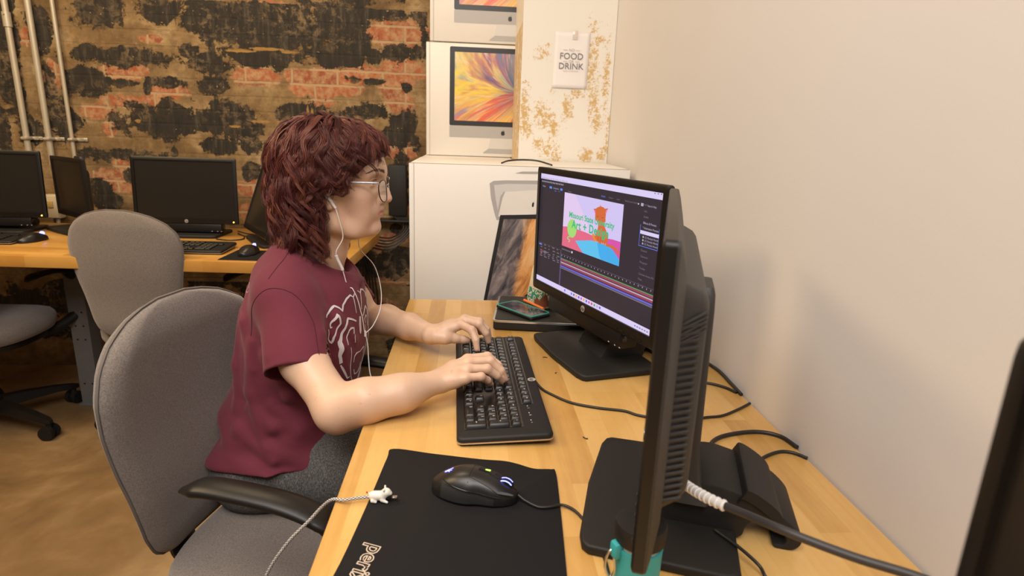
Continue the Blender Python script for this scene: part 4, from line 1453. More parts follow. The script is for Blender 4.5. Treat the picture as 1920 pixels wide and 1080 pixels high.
    for i in range(3):
        rect(0.406, 0.173 - i * 0.006, 0.4095, 0.1765 - i * 0.006, 'ui', 3)
        txt('CC Particle World', 0.0050, 0.412, 0.1745 - i * 0.006, 'ui', 3, align='LEFT')
    # the picture in the viewer
    ox, oy, s = 0.116, 0.1055, 0.1195
    pic = lambda pts, c, l: poly(pts, c, l, ox, oy, s)
    pic([(0, 0), (1.88, 0), (1.88, 1), (0, 1)], 'lav2', 2)
    pic([(0.391, 1.0), (0, 1.0), (0, 0.3), (1.0, 0.3), (0.99, 0.385)], 'pale', 3)
    pic([(0, 0.362), (0.175, 0.385), (0.555, 0.388), (0.793, 0.381), (1.05, 0.361), (1.3, 0.30), (1.3, 0.0), (0, 0)], 'pink', 4)
    pic([(1.433, 0.30), (1.491, 0.389), (1.636, 0.40), (1.88, 0.40), (1.88, 0.0), (1.433, 0.0)], 'mag', 4)
    pic([(0.478, 0.171), (1.008, 0.273), (1.198, 0.279), (1.357, 0.268), (1.531, 0.283), (1.686, 0.224), (1.88, 0.105), (1.88, 0.0), (0.76, 0.0)], 'blue', 5)
    pic([(1.199, 0.271), (1.357, 0.268), (1.531, 0.283), (1.686, 0.224), (1.88, 0.105), (1.88, 0.0), (1.357, 0.004), (1.298, 0.049), (1.353, 0.12)], 'blue2', 6)
    pic([(1.44, 0.30), (1.529, 0.30), (1.651, 0.301), (1.774, 0.272), (1.878, 0.225), (1.878, 0.184), (1.756, 0.228), (1.633, 0.255), (1.51, 0.257), (1.40, 0.27)], 'cat', 7)
    pic([(1.018, 0.393), (1.056, 0.325), (1.118, 0.27), (1.185, 0.276), (1.148, 0.343), (1.072, 0.403)], 'catl', 7)
    pic([(1.207, 0.64), (1.19, 0.513), (1.148, 0.432), (1.107, 0.35), (1.198, 0.279), (1.305, 0.264), (1.431, 0.283), (1.502, 0.312), (1.518, 0.373), (1.477, 0.479), (1.40, 0.563), (1.34, 0.64)], 'cat', 8)
    for x in (1.22, 1.30, 1.36):
        pic([(x, 0.30), (x + 0.008, 0.30), (x + 0.012, 0.40), (x, 0.40)], 'catd', 9)
    for x in (1.15, 1.20, 1.33, 1.38, 1.44):
        pic([(x, 0.272), (x + 0.03, 0.272), (x + 0.022, 0.30), (x + 0.006, 0.30)], 'tan', 9)
    for e, c, l in (([(1.016, 0.821), (1.117, 0.84), (1.10, 0.726)], 'cat', 9), ([(1.029, 0.808), (1.067, 0.802), (1.095, 0.735), (1.045, 0.769)], 'ear', 10),
                    ([(1.454, 0.885), (1.345, 0.865), (1.392, 0.771)], 'cat', 9), ([(1.446, 0.868), (1.398, 0.842), (1.388, 0.785), (1.428, 0.811)], 'ear', 10), ([(1.200, 0.875), (1.205, 0.925), (1.222, 0.885), (1.24, 0.915), (1.245, 0.88)], 'cat', 9)):
        pic(e, c, l)
    pic([(1.077, 0.825), (1.13, 0.86), (1.165, 0.872), (1.239, 0.891), (1.317, 0.885), (1.37, 0.861), (1.403, 0.779), (1.398, 0.692), (1.41, 0.655), (1.34, 0.63), (1.254, 0.610), (1.147, 0.618), (1.085, 0.66), (1.10, 0.70), (1.078, 0.76)], 'cat', 9)
    for x in (1.162, 1.305):
        pic([(x - 0.032, 0.712), (x - 0.03, 0.720), (x, 0.710), (x + 0.03, 0.722), (x + 0.032, 0.714), (x, 0.700)], 'catd', 10)
    pic([(1.222, 0.672), (1.238, 0.672), (1.230, 0.660)], 'catd', 10)
    n = 28
    pic([(0.335 + 0.165 * cos(2 * pi * i / n), 0.372 + 0.168 * sin(2 * pi * i / n)) for i in range(n)], 'ball', 7)
    sq = [(0.275, 0.212), (0.20, 0.195), (0.19, 0.165), (0.255, 0.158), (0.285, 0.135), (0.24, 0.108)]
    for a, b2 in zip(sq[:-1], sq[1:]):
        dx, dy = b2[0] - a[0], b2[1] - a[1]
        L = math.hypot(dx, dy); nx_, ny_ = -dy / L * 0.010, dx / L * 0.010
        pic([(a[0] + nx_, a[1] + ny_), (a[0] - nx_, a[1] - ny_), (b2[0] - nx_, b2[1] - ny_), (b2[0] + nx_, b2[1] + ny_)], 'ball', 7)
    txt('Missouri State University', 0.0172, ox + 0.94 * s, oy + 0.615 * s, 'txt', 12, font_off=0.00045, space=1.0)
    txt('Art + Design', 0.0245, ox + 0.93 * s, oy + 0.455 * s, 'txt', 12, font_off=0.0007, space=1.1)
    # scribbled signature, illegible squiggle
    sgp = [(1.54 + 0.012 * i, 0.062 + 0.022 * sin(i * 1.9) * (1 if i % 7 else 0.2)) for i in range(26)]
    for a, b2 in zip(sgp[:-1], sgp[1:]):
        pic([(a[0], a[1] + 0.003), (a[0], a[1] - 0.003), (b2[0], b2[1] - 0.003), (b2[0], b2[1] + 0.003)], 'txt', 12)
    # viewer footer, timeline
    for i in range(9):
        rect(0.117 + i * 0.0045, 0.0965, 0.120 + i * 0.0045, 0.0995, 'gry', 2)
    rect(0.160, 0.0962, 0.1645, 0.1005, 'whi', 2)
    rect(0.0, 0.0935, 0.113, 0.0945, 'dim', 2)
    for y in (0.0905, 0.083, 0.0755, 0.071, 0.0665, 0.062):
        for i in range(5):
            x = 0.008 + i * 0.021 + rng.uniform(0, 0.006)
            rect(x, y, x + rng.uniform(0.004, 0.013), y + 0.0022, 'gry', 2)
    rect(0.006, 0.0885, 0.020, 0.0915, 'uib', 3)
    rect(0.018, 0.0748, 0.022, 0.078, 'red', 3); rect(0.018, 0.0690, 0.022, 0.072, 'red', 3); rect(0.026, 0.0735, 0.050, 0.0765, 'gry', 3)
    rect(0.115, 0.0855, PW, 0.0868, 'dim', 2)
    for i in range(27):
        rect(0.118 + i * 0.0125, 0.0815, 0.1196 + i * 0.0125, 0.0842, 'ui', 2)
    rect(0.115, 0.0745, PW, 0.0762, 'grn', 3)
    rect(0.115, 0.0700, PW, 0.0742, 'mar', 3)
    rect(0.115, 0.0655, PW, 0.0682, 'tan', 3)
    rect(0.115, 0.0615, PW, 0.0650, 'mar', 3)
    rect(0.115, 0.0560, PW, 0.0595, 'blu', 3)
    rect(0.115, 0.0525, PW, 0.0550, 'gry', 3)
    rect(0.113, 0.0115, 0.1145, 0.094, 'gry', 3)
    rect(0.1165, 0.0120, 0.1175, 0.0845, 'blu', 4)
    ic = ['uib', 'gry', 'org', 'blu', 'mag', 'org', 'blu', 'mag', 'red', 'grn', 'ui', 'blu']
    rect(0.138, 0.0035, 0.144, 0.0085, 'uib', 3)
    for i, c in enumerate(ic):
        rect(0.168 + i * 0.0105, 0.0035, 0.174 + i * 0.0105, 0.0085, c, 3)
    for i in range(6):
        rect(0.405 + i * 0.0075, 0.0045, 0.4095 + i * 0.0075, 0.0065, 'blu' if i == 1 else 'gry', 3)
    for i in range(3):
        rect(0.428 + i * 0.009, 0.2545, 0.431 + i * 0.009, 0.2565, 'gry', 2)
    bmesh.ops.transform(bm, matrix=Mp1 @ Matrix.Translation((0, 0.0033, 0)), verts=bm.verts)
    o = obj('screen_picture', bm, mats, scr1, ang=None)
    return o
screen_picture()

# ================================================================== mice and pads
def mouse_body(Lm=0.118, Wm=0.064, Hm=0.038, grow=1.0):
    """hull rings from the tail (x=-L/2) to the nose (x=+L/2)"""
    rg = []
    n = 26
    for i in range(n + 1):
        s = i / n
        x = -Lm / 2 + Lm * (0.5 - 0.5 * cos(pi * s))
        q = (x + Lm / 2) / Lm
        w = Wm / 2 * (sin(pi * min(max(q, 0.0), 1.0) ** 0.9) ** 0.42) * (1 - 0.10 * math.exp(-((q - 0.60) / 0.12) ** 2)) * (0.96 if q > 0.5 else 1.0)
        h = Hm * (max(0.0, sin(pi * min(1, q * 0.80 + 0.07))) ** 0.8) * (1 - 0.30 * q ** 2)
        w = max(w, 0.002); h = max(h, 0.003)
        ring = []
        for k in range(28):
            a = 2 * pi * k / 28
            ca, sa = cos(a), sin(a)
            y = w * math.copysign(abs(ca) ** 0.75, ca)
            z = (h * abs(sa) ** 0.8) if sa >= 0 else 0.0
            ring.append((x, y * (1 - 0.06 * (z / Hm)), z + 0.0012))
        rg.append(ring)
    return rg

def make_mouse(label, loc, rz, fancy=False, scale=1.0):
    t = thing('computer_mouse', label, 'mouse', loc, rz, 'black computer mice')
    b = B()
    loft(b, mouse_body(), True)
    bmesh.ops.scale(b, vec=(scale,) * 3, verts=b.verts)
    hull = simple('mouse_shell', (0.010, 0.009, 0.009), 0.36, bump=0.15, bscale=1500, bdist=0.0001)
    body = obj('mouse_shell', b, hull, t, ang=50)
    md = body.modifiers.new('s', 'SUBSURF'); md.levels = 1; md.render_levels = 1
    if fancy:
        # rubber side grip with dimples, button seam, dpi switch, lit wheel and mark
        bv = BVHTree.FromPolygons([V(p) for r in mouse_body() for p in r], [[i * 28 + k, i * 28 + (k + 1) % 28, (i + 1) * 28 + (k + 1) % 28, (i + 1) * 28 + k] for i in range(26) for k in range(28)])
        def on(x, y, up=0.0004):
            h = bv.ray_cast(V((x, y, 0.2)), V((0, 0, -1)))
            return h[0] + h[1] * (up if h[1].z > 0 else -up) if h[0] else V((x, y, 0.02))
        def side(x, z, s=-1, out=0.0006):
            h = bv.ray_cast(V((x, s * 0.2, z)), V((0, -s, 0)))
            return (h[0] + V((0, s * out, 0))) if h[0] else V((x, s * 0.03, z))
        b = B()
        g = []
        for i in range(17):
            x = -0.040 + 0.072 * i / 16
            zt = 0.0215 - 0.010 * (i / 16) ** 1.5
            g.append([b.verts.new(side(x, 0.004 + (zt - 0.004) * j / 5)) for j in range(6)])
        for i in range(16):
            for j in range(5):
                b.faces.new((g[i][j], g[i + 1][j], g[i + 1][j + 1], g[i][j + 1]))
        grip = simple('dimpled_rubber_grip', (0.010, 0.009, 0.009), 0.7)
        o = obj('side_grip', b, grip, t, ang=50)
        b = B()
        tube(b, [side(-0.040 + 0.080 * i / 16, 0.0235 - 0.011 * (i / 16) ** 1.5, -1, 0.0003) for i in range(17)], 0.0006, 6)
        tube(b, [on(x, 0.0, 0.0) for x in (0.018, 0.030, 0.040, 0.050, 0.057)], 0.0007, 6)
        tube(b, [on(-0.004, y, 0.0) for y in (-0.022, -0.012, 0, 0.012, 0.022)], 0.0004, 6)
        obj('button_seams', b, M['black_gloss'], t)
        b = B()
        tube(b, [on(x, -0.0150 - 0.004 * (x / 0.05), 0.0002) for x in (0.0, 0.012, 0.024, 0.036, 0.048, 0.056)], [0.0008, 0.0025, 0.003, 0.003, 0.0025, 0.001], 8, flat=0.25, up=(0, 0, 1))
        obj('grey_side_stripe', b, simple('grey_stripe', (0.06, 0.06, 0.062), 0.3), t)
        b = B()
        p = on(0.004, 0.004); q = on(0.026, 0.004)
        tube(b, [p, on(0.015, 0.004), q], 0.0035, 10, flat=0.4, up=(0, 0, 1))
        sw = obj('dpi_switch', b, M['black_gloss'], t)
        b = B()
        box(b, (0.008, 0.0022, 0.0008), tuple(on(0.015, 0.004, 0.0018)), 0.0002)
        obj('green_light', b, M['led_green'], sw)
        b = B()
        c = on(0.040, 0.002, 0.0); c.z -= 0.0085
        tube(b, [c + V((0, -0.0042, 0)), c + V((0, 0.0042, 0))], 0.0115, 28)
        wh = obj('scroll_wheel', b, M['rubber'], t)
        b = B()
        for s in (-1, 1):
            tube(b, [c + V((0.0114 * cos(a), s * 0.0038, 0.0114 * sin(a))) for a in [R(35 + 10 * k) for k in range(12)]], 0.0008, 6)
        obj('wheel_glow', b, M['led_blue'], wh)
        b = B()
        cc = on(-0.036, 0.001)
        for pts in (((-0.006, 0.0), (0.004, 0.0045)), ((-0.006, 0.0), (0.004, -0.0015)), ((-0.001, -0.0008), (0.001, -0.0045))):
            tube(b, [on(-0.036 + p[0], 0.001 + p[1], 0.0003) for p in pts], [0.0013, 0.0005], 6, flat=0.3, up=(0, 0, 1))
        obj('lit_mark', b, M['led_blue'], t)
    else:
        b = B()
        tube(b, [(0.040 * scale, -0.003, 0.026 * scale), (0.040 * scale, 0.003, 0.026 * scale)], 0.009 * scale, 16)
        obj('scroll_wheel', b, M['led_blue'], t)
    return t
make_mouse('black wired mouse with blue lit wheel on the big mouse pad nearest the camera', (0.013, 0.699, 0.7425), R(-17), True, 1.0)
make_mouse('small black mouse on the back desk pad next to the hair of the person', (-0.805, 2.205, 0.7425), R(80), False, 0.95)
make_mouse('small black mouse at the far left of the back desk, before the outlet box', (-1.665, 2.365, 0.7405), R(70), False, 0.95)

m_pad = simple('mouse_pad_cloth', (0.0105, 0.0095, 0.0100), 0.85, spec=0.2, var=0.25, nscale=500, bump=0.3, bscale=1800, bdist=0.0002)
pd = thing('mouse_pad', 'large black cloth mouse pad with outlined lettering, on the near desk', 'mouse pad', (0.0, 0.66, 0.74), 0, 'black mouse pads')
out = catmull([(-0.109, 0.156, 0), (-0.05, 0.142, 0), (0.021, 0.126, 0), (0.055, 0.121, 0), (0.075, 0.113, 0), (0.098, 0.100, 0), (0.122, 0.098, 0), (0.1285, 0.092, 0), (0.125, 0.03, 0), (0.115, -0.09, 0), (0.108, -0.16, 0),
               (0.10, -0.166, 0), (-0.05, -0.163, 0), (-0.145, -0.160, 0), (-0.15, -0.155, 0), (-0.137, -0.09, 0), (-0.123, 0.04, 0), (-0.115, 0.13, 0)], 5, closed=True)
b = B()
prism(b, [(p.x, p.y) for p in out], 0.0, 0.0022, bev=0.0006)
obj('pad_sheet', b, m_pad, pd, ang=40)
b = B()
# lettering reads from the camera's left side of the pad towards the near edge
xa, ya = V((-0.26, -0.966, 0)).normalized(), V((0.966, -0.26, 0)).normalized()
Mt = frame((-0.1000, -0.060, 0.00235), xa, ya)
add_text(b, 'perixx', 0.030, Mt, align='LEFT', font_off=0.0011, shear=0.12)
lo_ = obj('lettering_outline', b, simple('cream_print', (0.62, 0.50, 0.38), 0.7), pd, ang=None)
b = B()
Mt = frame((-0.1000, -0.060, 0.00245), xa, ya)
add_text(b, 'perixx', 0.030, Mt, align='LEFT', font_off=-0.0002, shear=0.12)
obj('lettering_fill', b, m_pad, pd, ang=None)

pd2 = thing('mouse_pad', 'small black mouse pad on the front edge of the back desk', 'mouse pad', (-0.79, 2.175, 0.74), R(-2), 'black mouse pads')
b = B()
prism(b, [(-0.085, -0.075), (0.12, -0.075), (0.12, 0.10), (-0.085, 0.10)], 0.0, 0.0022, bev=0.0006)
obj('pad_sheet', b, m_pad, pd2)
# silver slim case and round black base at the left of the back desk
sl = thing('laptop', 'slim closed silver laptop lying behind the far left keyboard', 'laptop', (-2.06, 2.452, 0.74), R(2))
obj('lid', box(B(), (0.22, 0.044, 0.006), (0, 0, 0.013), 0.002), M['silver'], sl)
obj('case', box(B(), (0.22, 0.044, 0.010), (0, 0, 0.005), 0.002), M['black'], sl)

# ================================================================== optical drive / tray, phone, pouch
tr = thing('disc_drive', 'flat black device with silver rim lying on the desk under the phone', 'disc drive', (0.215, 1.475, 0.74), R(-6.5))
b = B()
box(b, (0.285, 0.225, 0.022), (0, 0, 0.013), 0.004, 3)
obj('case', b, M['black_soft'], tr)
b = B()
o1 = rrect(0.288, 0.228, 0.012, 6); o2 = rrect(0.283, 0.223, 0.010, 6)
loft(b, [[(x, y, z) for x, y in o] for o, z in ((o2, 0.0215), (o1, 0.0215), (o1, 0.0260), (o2, 0.0262))], True)
obj('silver_rim', b, M['silver'], tr, ang=40)
b = B()
prism(b, rrect(0.279, 0.219, 0.009, 6), 0.024, 0.0270, bev=0.0008)
obj('lid', b, M['black_soft'], tr)
ph = thing('mobile_phone', 'mobile phone in a teal and black case lying face up on the flat black device', 'phone', (0.138, 1.447, 0.7672), R(-53))
b = B()
prism(b, rrect(0.138, 0.070, 0.010, 6), 0.0, 0.0085, bev=0.003, seg=3)
obj('black_bumper', b, M['black'], ph)
b = B()
o1 = rrect(0.1345, 0.0665, 0.009, 6); o2 = rrect(0.1285, 0.0605, 0.007, 6)
loft(b, [[(x, y, z) for x, y in o] for o, z in ((o2, 0.0078), (o1, 0.0078), (o1, 0.0100), (o2, 0.0100), (o2, 0.0078))], False)
obj('teal_rim', b, simple('teal_silicone', (0.02, 0.30, 0.24), 0.45), ph, ang=40)
b = B()
prism(b, rrect(0.128, 0.060, 0.006, 5), 0.0086, 0.0096)
tt = NT('phone_glass')
vv_ = tt.mapping()
tt.base(tt.ramp(tt.noise(vv_, 28, 4, 0.6), [(0.4, (0.012, 0.012, 0.016)), (0.55, (0.05, 0.04, 0.06)), (0.66, (0.16, 0.12, 0.14)), (0.75, (0.03, 0.05, 0.05))]))
tt.P(Roughness=0.06)
obj('phone_screen', b, tt.m, ph)

def pouch_mat():
    t = NT('patterned_cloth')
    v = t.mapping()
    vo = t.n('ShaderNodeTexVoronoi', Vector=v, Scale=95.0)
    f = t.ramp(vo.outputs['Distance'], [(0.30, 0.0), (0.36, 1.0), (0.52, 1.0), (0.58, 0.0)])
    c = t.mix(f, (0.03, 0.22, 0.17), (0.66, 0.58, 0.42))
    c = t.mix(t.ramp(t.noise(v, 22, 2), [(0.56, 0.0), (0.60, 1.0)]), c, (0.16, 0.05, 0.02))
    t.base(c); t.P(Roughness=0.85)
    return t.m
pc = thing('cloth_pouch', 'cream and teal patterned cloth pouch standing behind the lit monitor', 'pouch', (0.196, 1.512, 0.7672), R(-62))
b = B()
rg = []
for (z, w, d) in ((0.0, 0.040, 0.020), (0.004, 0.045, 0.024), (0.03, 0.047, 0.026), (0.07, 0.044, 0.020), (0.10, 0.040, 0.010), (0.112, 0.037, 0.003)):
    rg.append([(x + 0.003 * sin(z * 60 + y * 90), y, z) for x, y in rrect(2 * w, 2 * d, min(w, d) * 0.8, 5)])
loft(b, rg, True)
obj('pouch_body', b, simple('cream_canvas', (0.60, 0.50, 0.34), 0.9, var=0.1, nscale=60, bump=0.4, bscale=500), pc, ang=50)
b = B()
rg = []
for (z, w, d) in ((0.006, 0.0465, 0.0255), (0.03, 0.0482, 0.0272), (0.048, 0.0467, 0.0250)):
    rg.append([(x + 0.003 * sin(z * 60 + y * 90), y, z) for x, y in rrect(2 * w, 2 * d, min(w, d) * 0.8, 5)])
loft(b, rg, False)
obj('patterned_panel', b, pouch_mat(), pc, ang=50)
b = B()
tube(b, [(-0.046, -0.028, 0.0052), (0.046, -0.028, 0.0052)], 0.0035, 8)
obj('orange_piping', b, simple('orange_braid', (0.70, 0.17, 0.04), 0.7), pc)

# ================================================================== teal bottle behind the edge-on monitor
bt = thing('hand_bottle', 'small teal bottle with black lid standing on the desk by the edge-on monitor', 'bottle', (0.181, 0.520, 0.74), R(20))
teal = simple('teal_sleeve', (0.03, 0.34, 0.36), 0.5, bump=0.1, bscale=400)
b = B(); lathe(b, [(0.019, 0.0), (0.0225, 0.002), (0.0235, 0.02), (0.0240, 0.055), (0.0245, 0.062)], 36)
obj('sleeve', b, teal, bt, ang=40)
b = B(); lathe(b, [(0.0215, 0.060), (0.0222, 0.068), (0.0222, 0.070)], 36)
obj('neck', b, simple('frosted_neck', (0.55, 0.55, 0.50), 0.3), bt, ang=40)
b = B(); lathe(b, [(0.0255, 0.068), (0.0265, 0.070), (0.0265, 0.086), (0.0255, 0.0885), (0.022, 0.0890)], 40)
obj('lid', b, M['black_soft'], bt, ang=40)
b = B()
tube(b, catmull([(-0.024, 0.004, 0.060), (-0.033, 0.006, 0.056), (-0.036, 0.006, 0.040), (-0.031, 0.004, 0.028), (-0.026, 0.003, 0.034), (-0.027, 0.004, 0.050)], 6, closed=True), 0.0014, 8, closed=True)
obj('snap_hook', b, M['silver'], bt)
b = B(); box(b, (0.010, 0.012, 0.018), (-0.026, 0.003, 0.060), 0.003)
obj('loop_tab', b, teal, bt)

# ================================================================== cables on the desk
def cord(label, pts, r, group='black cords lying on the desk', n=8):
    return tag(obj('cord', tube(B(), catmull(pts, n), r, 10), M['cable'], ang=60), label, 'cord', group)
cord('thin black keyboard cord running right from the keyboard and behind the edge-on monitor', [(0.129, 1.047, 0.752), (0.140, 1.032, 0.744), (0.153, 1.013, 0.7426), (0.186, 0.975, 0.7426), (0.231, 0.954, 0.7426), (0.276, 0.942, 0.7426), (0.30, 0.924, 0.7426), (0.36, 0.905, 0.7426),
     (0.415, 0.918, 0.7426), (0.447, 0.925, 0.7426), (0.487, 0.950, 0.7426), (0.519, 0.974, 0.7426)], 0.0024)
cord('thin black mouse cord curving from the mouse to the edge-on monitor base', [(0.068, 0.682, 0.752), (0.078, 0.674, 0.748), (0.094, 0.664, 0.7455), (0.110, 0.664, 0.7455), (0.126, 0.669, 0.7445), (0.140, 0.658, 0.744), (0.150, 0.634, 0.7435), (0.156, 0.604, 0.7428), (0.160, 0.575, 0.7424), (0.158, 0.535, 0.7424), (0.15, 0.48, 0.7424)], 0.0019)
cord('black cord looping down beside the wall, the farthest one', [(0.46, 1.22, 0.7434), (0.505, 1.19, 0.7434), (0.522, 1.13, 0.7434), (0.521, 1.06, 0.7434), (0.519, 1.01, 0.7434)], 0.0034)
cord('black cord joining the farthest loop at the wall', [(0.45, 1.07, 0.7430), (0.480, 1.061, 0.7430), (0.502, 1.042, 0.7430), (0.514, 1.02, 0.7430)], 0.0028)
cord('thick black cord arching to the wall behind the curved monitor foot', [(0.372, 0.80, 0.7436), (0.395, 0.836, 0.7436), (0.430, 0.856, 0.7436), (0.480, 0.865, 0.7436), (0.512, 0.850, 0.7436), (0.522, 0.815, 0.7436)], 0.0034)
cord('short black cord with a blunt end touching the wall', [(0.435, 0.765, 0.7430), (0.452, 0.785, 0.7430), (0.485, 0.802, 0.7430), (0.506, 0.800, 0.7430), (0.521, 0.783, 0.7430)], 0.0026)
cord('thin black cord trailing from under the curved monitor foot', [(0.300, 0.60, 0.7565), (0.315, 0.57, 0.7565), (0.328, 0.545, 0.752), (0.334, 0.535, 0.7425), (0.338, 0.50, 0.7425), (0.335, 0.42, 0.7425)], 0.0020)
b = B()
for k, pts in enumerate(([(-0.997, 2.62, 0.743), (-0.942, 2.56, 0.743), (-0.912, 2.60, 0.743), (-0.872, 2.64, 0.743), (-0.882, 2.68, 0.743)], [(-1.012, 2.66, 0.746), (-0.952, 2.60, 0.747), (-0.917, 2.58, 0.747), (-0.922, 2.53, 0.743)],
                        [(-1.032, 2.48, 0.743), (-0.972, 2.46, 0.743), (-0.932, 2.49, 0.7435), (-0.942, 2.54, 0.744)])):
    tube(b, catmull(pts, 8), 0.0026, 8)
tag(obj('cord_tangle', b, M['cable'], ang=60), 'tangle of black cords on the back desk to the right of the widest monitor', 'cable')
# thick cable from the back of the edge-on monitor, with a ribbed white strain relief
tc = thing('display_cable', 'thick black cable with a ribbed white sleeve hanging from the edge-on monitor', 'cable', (0.25, 0.55, 0.85))
o_ = V((0.25, 0.55, 0.85))
pts = catmull([(0.245, 0.650, 0.846), (0.238, 0.60, 0.836), (0.2315, 0.56, 0.851), (0.2345, 0.53, 0.8585), (0.2445, 0.50, 0.865), (0.263, 0.47, 0.871), (0.282, 0.43, 0.881), (0.321, 0.40, 0.880), (0.362, 0.37, 0.882), (0.42, 0.33, 0.875), (0.50, 0.28, 0.86)], 10)
obj('cable', tube(B(), [p - o_ for p in pts], 0.0040, 12), simple('dark_cable_jacket', (0.035, 0.031, 0.030), 0.5), tc, ang=60)
i0, i1 = 19, 44
sl_ = pts[i0:i1 + 1]
b = B()
tube(b, [p - o_ for p in sl_], 0.0046, 14)
for k in range(0, len(sl_) - 1):
    if k % 2 == 0:
        q = (sl_[k + 1] - sl_[k]).normalized()
        tube(b, [sl_[k] - o_, sl_[k] + q * 0.0018 - o_], 0.0057, 14)
obj('ribbed_sleeve', b, M['white'], tc, ang=40)

# ---- braided charging cable with the small white animal bite guard
def braid_mat():
    t = NT('black_white_braid')
    v = t.mapping(kind='UV')
    t.base(t.mix(t.ramp(t.n('ShaderNodeTexChecker', Vector=v, Scale=1.0).outputs['Fac'], [(0.4, 0.0), (0.6, 1.0)]), (0.03, 0.028, 0.028), (0.72, 0.68, 0.64)))
    t.P(Roughness=0.8)
    return t.m
def braided(name, pts, r, parent, seg=10):
    P = catmull(pts, 14)
    L = [0.0]
    for a, b2 in zip(P[:-1], P[1:]):
        L.append(L[-1] + (b2 - a).length)
    n = int(L[-1] / 0.0024)
    Q = []
    j = 0
    for i in range(n + 1):
        s = L[-1] * i / n
        while j < len(L) - 2 and L[j + 1] < s:
            j += 1
        f = (s - L[j]) / max(1e-9, L[j + 1] - L[j])
        Q.append(P[j].lerp(P[j + 1], f))
    b = B()
    tube(b, Q, r, seg)
    # herringbone of thread: rings alternate by twisting the material index round the cord
    b.faces.ensure_lookup_table()
    for i, f in enumerate(b.faces):
        if i < n * seg:
            ring, k = divmod(i, seg)
            f.material_index = ((ring + min(k, seg - k)) // 1) % 2
    return obj(name, b, [simple('braid_white', (0.70, 0.66, 0.62), 0.8), simple('braid_black', (0.03, 0.028, 0.028), 0.8)], parent, ang=60)
bc = thing('charging_cable', 'black and white braided charging cable crossing the desk edge, white animal figure on its plug', 'cable', (-0.11, 0.685, 0.7425))
o_ = V((-0.11, 0.685, 0.7425))
braided('braided_cord', [V(p) - o_ for p in ((-0.118, 0.685, 0.7485), (-0.135, 0.684, 0.7475), (-0.155, 0.681, 0.7465), (-0.172, 0.690, 0.741), (-0.189, 0.70, 0.722), (-0.205, 0.70, 0.703), (-0.236, 0.70, 0.668), (-0.266, 0.70, 0.619), (-0.29, 0.70, 0.55), (-0.30, 0.72, 0.45))], 0.0022, bc)
s = SDF((-0.02, -0.016, -0.002), (0.022, 0.016, 0.024), 0.0004)
s.chain([(-0.008, 0, 0.007), (0.004, 0, 0.0075)], [0.0062, 0.0062], 0.002)
s.ell((0.0085, 0, 0.0125), (0.0062, 0.0060, 0.0055), 0.003)
s.ell((0.0135, 0, 0.0112), (0.0028, 0.0030, 0.0024), 0.002)
for sy in (-1, 1):
    s.ell((0.0065, sy * 0.0042, 0.0180), (0.0014, 0.0016, 0.0022), 0.0012)
    s.cap((0.004, sy * 0.005, 0.004), (0.0105, sy * 0.006, 0.0018), 0.0024, 0.0016, 0.002)
    s.cap((-0.008, sy * 0.0055, 0.003), (-0.004, sy * 0.006, 0.0016), 0.0028, 0.0016, 0.002)
s.cap((-0.013, 0, 0.008), (-0.0155, 0, 0.0115), 0.0016, 0.0012, 0.0015)
s.cap((0.006, 0, 0.0058), (0.02, 0, 0.0058), 0.0036, 0.0036, 0.0008, 's')
me = s.mesh('bite_guard')
for v_ in me.vertices:
    v_.co = Matrix.Rotation(R(-4), 3, 'Z') @ v_.co
an = obj('animal_figure', me, simple('cream_vinyl', (0.74, 0.70, 0.62), 0.35), bc, ang=None)
b = B()
for sy in (-1, 1):
    box(b, (0.0008, 0.0010, 0.0010), (0.0142, sy * 0.0012, 0.0128), 0.0003)
tube(b, [(-0.0155, 0, 0.0118), (-0.0168, 0, 0.0128)], 0.0012, 8, mi=1)
obj('eyes_and_tail_tip', b, [M['black'], simple('red_tip', (0.5, 0.05, 0.02), 0.5)], an)
b = B()
box(b, (0.013, 0.0066, 0.0052), (0.0095, -0.0006, 0.0058), 0.001, rot=(0, 0, R(-4)))
pg = obj('plug_body', b, M['black'], bc)
b = B()
box(b, (0.0065, 0.0060, 0.0016), (0.0190, -0.0013, 0.0058), 0.0006, rot=(0, 0, R(-4)))
obj('plug_tip', b, M['silver'], pg)

# ---- crumbs of dried debris on the desk
dm = simple('dark_crumb', (0.05, 0.022, 0.012), 0.7)
for i, (x, y, r_, lab) in enumerate(((0.167, 1.199, 0.0042, 'tiny dark curled crumb beside the lit monitor base, upper one'), (0.179, 1.114, 0.003, 'tiny dark crumb near the front corner of the lit monitor base'), (0.190, 0.850, 0.0042, 'oval brown crumb between keyboard and edge-on monitor base'),
                            (0.213, 0.822, 0.0016, 'speck of dirt at the corner of the edge-on monitor base'))):
    b = B()
    tube(b, catmull([(-r_, 0, 0.0009), (-r_ * 0.3, r_ * 0.45, 0.0012), (r_ * 0.5, r_ * 0.1, 0.0012), (r_, -r_ * 0.35, 0.0009)], 4), [r_ * 0.30] * 13, 8, flat=0.6)
    o = obj('crumb', b, dm, None, ang=60, loc=(x, y, 0.7400), rz=i * 1.3)
    tag(o, lab, 'crumb', 'crumbs on the desk')
